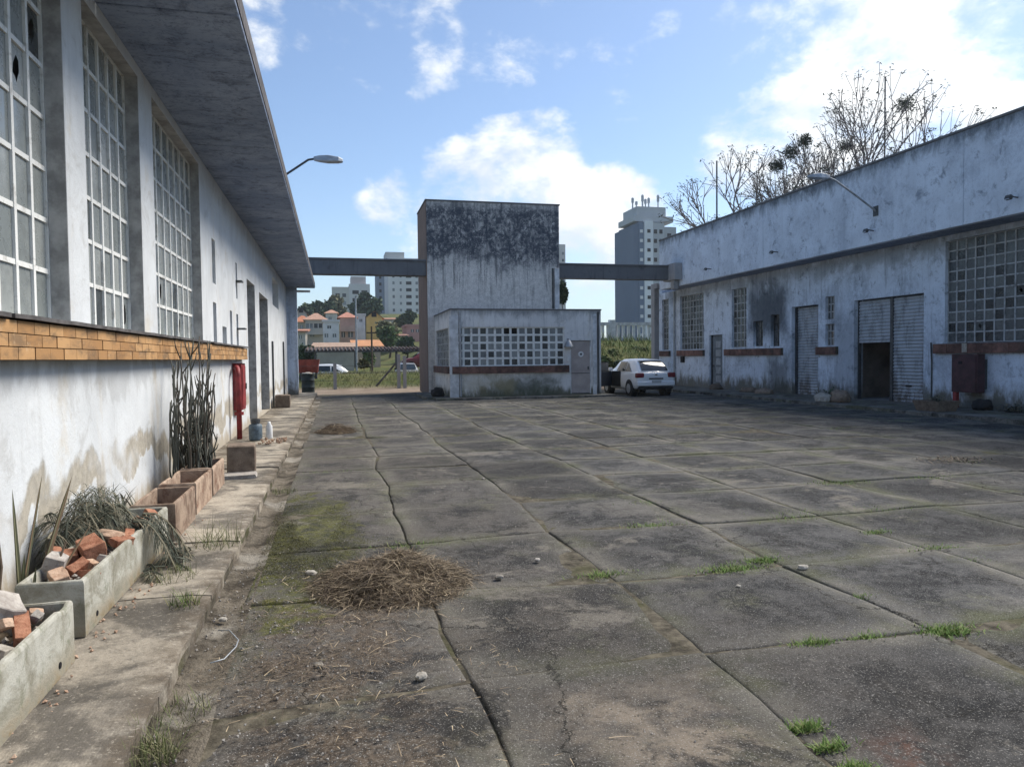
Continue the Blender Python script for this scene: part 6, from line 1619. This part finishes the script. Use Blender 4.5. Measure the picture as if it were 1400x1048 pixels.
# long tiled shed with cars beneath
sh = thing('tiled_shed', (4, 60, 0.8), 'long low open shed with a dark tiled roof edge behind the grassy bank', 'shed')
zr = 2.30; sx0, sx1 = -2.3, 16.0
M['oldtile'] = flat('old_roof_tile', (0.1, 0.07, 0.06), 0.95, 0.2, var=0.35, scale=2)
MB().add([(sx0, 60, zr), (sx1, 60, zr-.05), (sx1, 63, zr+.25), (sx0, 63, zr+.25), (sx0, 60, zr-.14), (sx1, 60, zr-.19), (sx1, 63, zr+.12), (sx0, 63, zr+.12)], [(0, 1, 2, 3), (7, 6, 5, 4), (0, 4, 5, 1), (0, 3, 7, 4), (1, 5, 6, 2), (3, 2, 6, 7)]).build('roof', M['flash'], sh)
rt = MB()
for k in range(61):
    x = sx0+0.15+k*0.3; rt.tube([(x, 59.92, zr+.03), (x, 62.9, zr+.28)], 0.09, 6)
rt.build('tile_rows', M['oldtile'], sh)
for x in (-1.5, 1.7, 4.9, 8.1, 11.3, 14.5): MB().box(x-.09, 60.2, hgt(x, 60)-.1, x+.09, 60.4, zr-.1).build('post', M['flash'], sh)
make_car((1.0, 52.5, hgt(1, 52.5)), R(90), M['carwhite'], 'white car parked sideways behind the grassy bank', 'cars beyond the bank')
make_car((5.4, 58.5, hgt(5.4, 58.5)), R(180), M['carsilver'], 'silver car under the tiled shed, right of the lamp posts', 'cars beyond the bank')
make_car((8.9, 57.5, hgt(8.9, 57.5)), R(90), M['carred'], 'dark red car under the tiled shed next to the tower', 'cars beyond the bank')
for nm, px, pz, Y, r_, lab in BX['poles']:
    t = thing('pole', (px, Y, hgt(px, Y)), lab, 'pole', 'poles beyond the yard'); MB().tube([(px, Y, hgt(px, Y)-.2), (px, Y, pz)], [r_, r_*.7], 8).build('shaft', M['greymetal'] if nm == 'g' else M['bark'], t)
    if nm == 'g': MB().box(px-.05, Y-.6, pz-.06, px+.05, Y+.05, pz+.02).build('lantern', M['greymetal'], t)
    elif nm == 'w': MB().box(px-.35, Y-.05, pz-.5, px+.35, Y+.05, pz-.4).build('crossarm', M['bark'], t)
fe = thing('wire_fence', (2, 41, 0), 'old wire fence with concrete posts along the grassy bank', 'fence')
for x, h in ((-2.4, 1.5), (0.0, 1.4), (3.45, 1.85), (3.78, 1.75), (6.0, 1.6)): MB().box(x-.09, 40.95, hgt(x, 41)-.2, x+.09, 41.1, h).build('post', M['block'], fe)
MB().tube([(2.2, 40.9, 0.1), (3.3, 41.0, 1.35)], 0.06, 6).build('strut', M['flash'], fe)
for z in (0.45, 0.85, 1.25):
    MB().tube([(-2.4, 41.0, z), (0.0, 41.0, z-.02), (3.45, 41.0, z), (6.0, 41.0, z)], 0.008, 4).build('wire', M['darkmetal'], fe)
rs = thing('metal_bin', (-1.45, 43.6, 0.4), 'faded red metal bin behind the green drum', 'bin'); z = hgt(-1.45, 43.6)
M['fadedred'] = flat('faded_red_steel', (0.30, 0.07, 0.05), 0.7, 0.3, var=0.3, scale=3)
MB().add([(-2.0, 43.2, z+.25), (-0.95, 43.2, z+.25), (-0.95, 44, z+.25), (-2.0, 44, z+.25), (-2.1, 43.1, z+1.0), (-0.85, 43.1, z+1.0), (-0.85, 44.1, z+1.0), (-2.1, 44.1, z+1.0)], [(3, 2, 1, 0), (0, 1, 5, 4), (1, 2, 6, 5), (2, 3, 7, 6), (3, 0, 4, 7)]).build('tub', M['fadedred'], rs)
for k in range(4): MB().box(-1.9+k*.3, 43.09, z+.3, -1.85+k*.3, 43.16, z+.98).build('rib', M['fadedred'], rs)
for x in (-1.9, -1.05): MB().box(x-.06, 43.25, z-.1, x+.06, 43.95, z+.25).build('leg', M['darkmetal'], rs)
# balustrade wall on the slope behind the white car
bw = thing('balustrade', (24, 56, 2.7), 'white balustrade wall on top of the green slope', 'wall')
zb = hgt(24, 56)-0.1
MB().box(15.5, 56.0, zb-.3, 32, 56.25, zb+.35).build('base', M['whitedirty'], bw); MB().box(15.5, 55.95, zb+1.35, 32, 56.3, zb+1.6).build('rail', M['whitedirty'], bw)
bl = MB().box(-.11, -.08, 0, .11, .08, 1.0).mesh('baluster', M['white'])
for k in range(36): place('baluster', bl, bw, (15.8+k*0.45, 56.12, zb+.35))
for x in (18.2, 22.0, 25.8, 29.6): MB().box(x-.25, 55.9, zb-.2, x+.25, 56.3, zb+1.8).build('pier', M['whitedirty'], bw)

# ------------------------------------------------------------------ bare trees behind the storehouse
def bare_tree(x, y, h, spread, seed, label, nests, tips):
    r_ = random.Random(seed); t = thing('bare_tree', (x, y, hgt(x, y)), label, 'tree', 'bare trees behind the storehouse'); z0 = hgt(x, y)-.3
    tb_ = MB(); lf = MB(); ends = []
    def grow(p, d, L, rad, dep):
        pts = [p]; rs_ = [rad]; k = 4
        for i in range(k):
            d = (d + Vector((r_.gauss(0, .13), r_.gauss(0, .13), r_.gauss(.05, .08)))).normalized(); p = p + d*L/k; pts.append(p); rs_.append(rad*(1-.3*(i+1)/k))
        tb_.tube(pts, rs_, 6 if rad > .05 else 4, cap=False)
        if dep == 0: ends.append((p, d)); return
        for i in range(2 if dep > 2 else 3):
            a = r_.uniform(.2, .55); ax = d.orthogonal().normalized(); ax.rotate(Matrix.Rotation(r_.uniform(0, 6.28), 3, d)); nd = d.copy(); nd.rotate(Matrix.Rotation(a, 3, ax)); grow(p, nd, L*r_.uniform(.62, .85), rs_[-1]*.9, dep-1)
        if r_.random() < .8:
            j = 2; ax = d.orthogonal().normalized(); ax.rotate(Matrix.Rotation(r_.uniform(0, 6.28), 3, d)); nd = d.copy(); nd.rotate(Matrix.Rotation(.8, 3, ax)); grow(pts[j], nd, L*.55, rs_[j]*.7, dep-1)
    nb = 7
    tb_.tube([(x, y, z0), (x+.1, y, z0+h*.3)], [.34, .26], 10)
    for i in range(nb):
        a = 2*math.pi*i/nb+r_.uniform(-.4, .4); grow(Vector((x+.1, y, z0+h*.27)), Vector((math.cos(a)*spread, math.sin(a)*spread, 1)).normalized(), h*.30, .14, 4)
    tb_.build('trunk', M['twig'], t)
    for (p, d) in ends:
        for k in range(tips):
            if r_.random() < .8:
                for m_ in range(5):
                    b = r_.uniform(0, 6.28); q_ = p+Vector((r_.gauss(0, .12), r_.gauss(0, .12), r_.gauss(0, .1))); lf.blade(q_, (math.cos(b)*.22, math.sin(b)*.22, r_.uniform(-.05, .18)), .1, 2, .2)
    lf.build('crown', M['mistle'], t)
    for (nx_, ny_, nz_, nr) in nests:
        nb_ = MB()
        for k in range(700):
            u = Vector((r_.gauss(0, 1), r_.gauss(0, 1), r_.gauss(0, .85))).normalized()*nr*(r_.random()**.45)*r_.uniform(.8, 1.15); p = Vector((nx_, ny_, nz_))+u; b = r_.uniform(0, 6.28)
            nb_.blade(p, (math.cos(b)*.16, math.sin(b)*.16, r_.uniform(-.1, .16)), .08, 2, .2)
        tag(nb_.build('mistletoe_ball', M['mistle'], t), kind='stuff')
for a in BX['bare']: bare_tree(*a)
for k, (x, y, z0_, z1_, lab) in enumerate(BX['rods']):
    t = thing('mast', (x, y, 0), lab, 'mast', 'thin masts behind the storehouse'); MB().tube([(x, y, -.1), (x, y, z1_)], [.07, .05], 6).build('shaft', M['darkmetal'], t)
tag(MB().lathe(XF+0.1, 14.05, [(0.05, 7.48), (0.06, 7.6), (0.04, 7.7)], 8).build('roof_vent', M['darkmetal']), 'small dark knob on the storehouse coping near the right edge', 'vent')

# ------------------------------------------------------------------ the air between here and the skyline
hm = bpy.data.materials.new('haze_air'); hm.use_nodes = True; hm.node_tree.nodes.clear()
pv = hm.node_tree.nodes.new('ShaderNodeVolumePrincipled'); ho = hm.node_tree.nodes.new('ShaderNodeOutputMaterial')
pv.inputs['Color'].default_value = (0.75, 0.85, 0.95, 1); pv.inputs['Density'].default_value = 0.00032; pv.inputs['Anisotropy'].default_value = 0.3
hm.node_tree.links.new(pv.outputs[0], ho.inputs['Volume'])
tag(MB().box(-1000, -500, -6, 1000, 1200, 75).build('haze', hm), 'thin pale haze over the whole place', 'haze', kind='stuff')
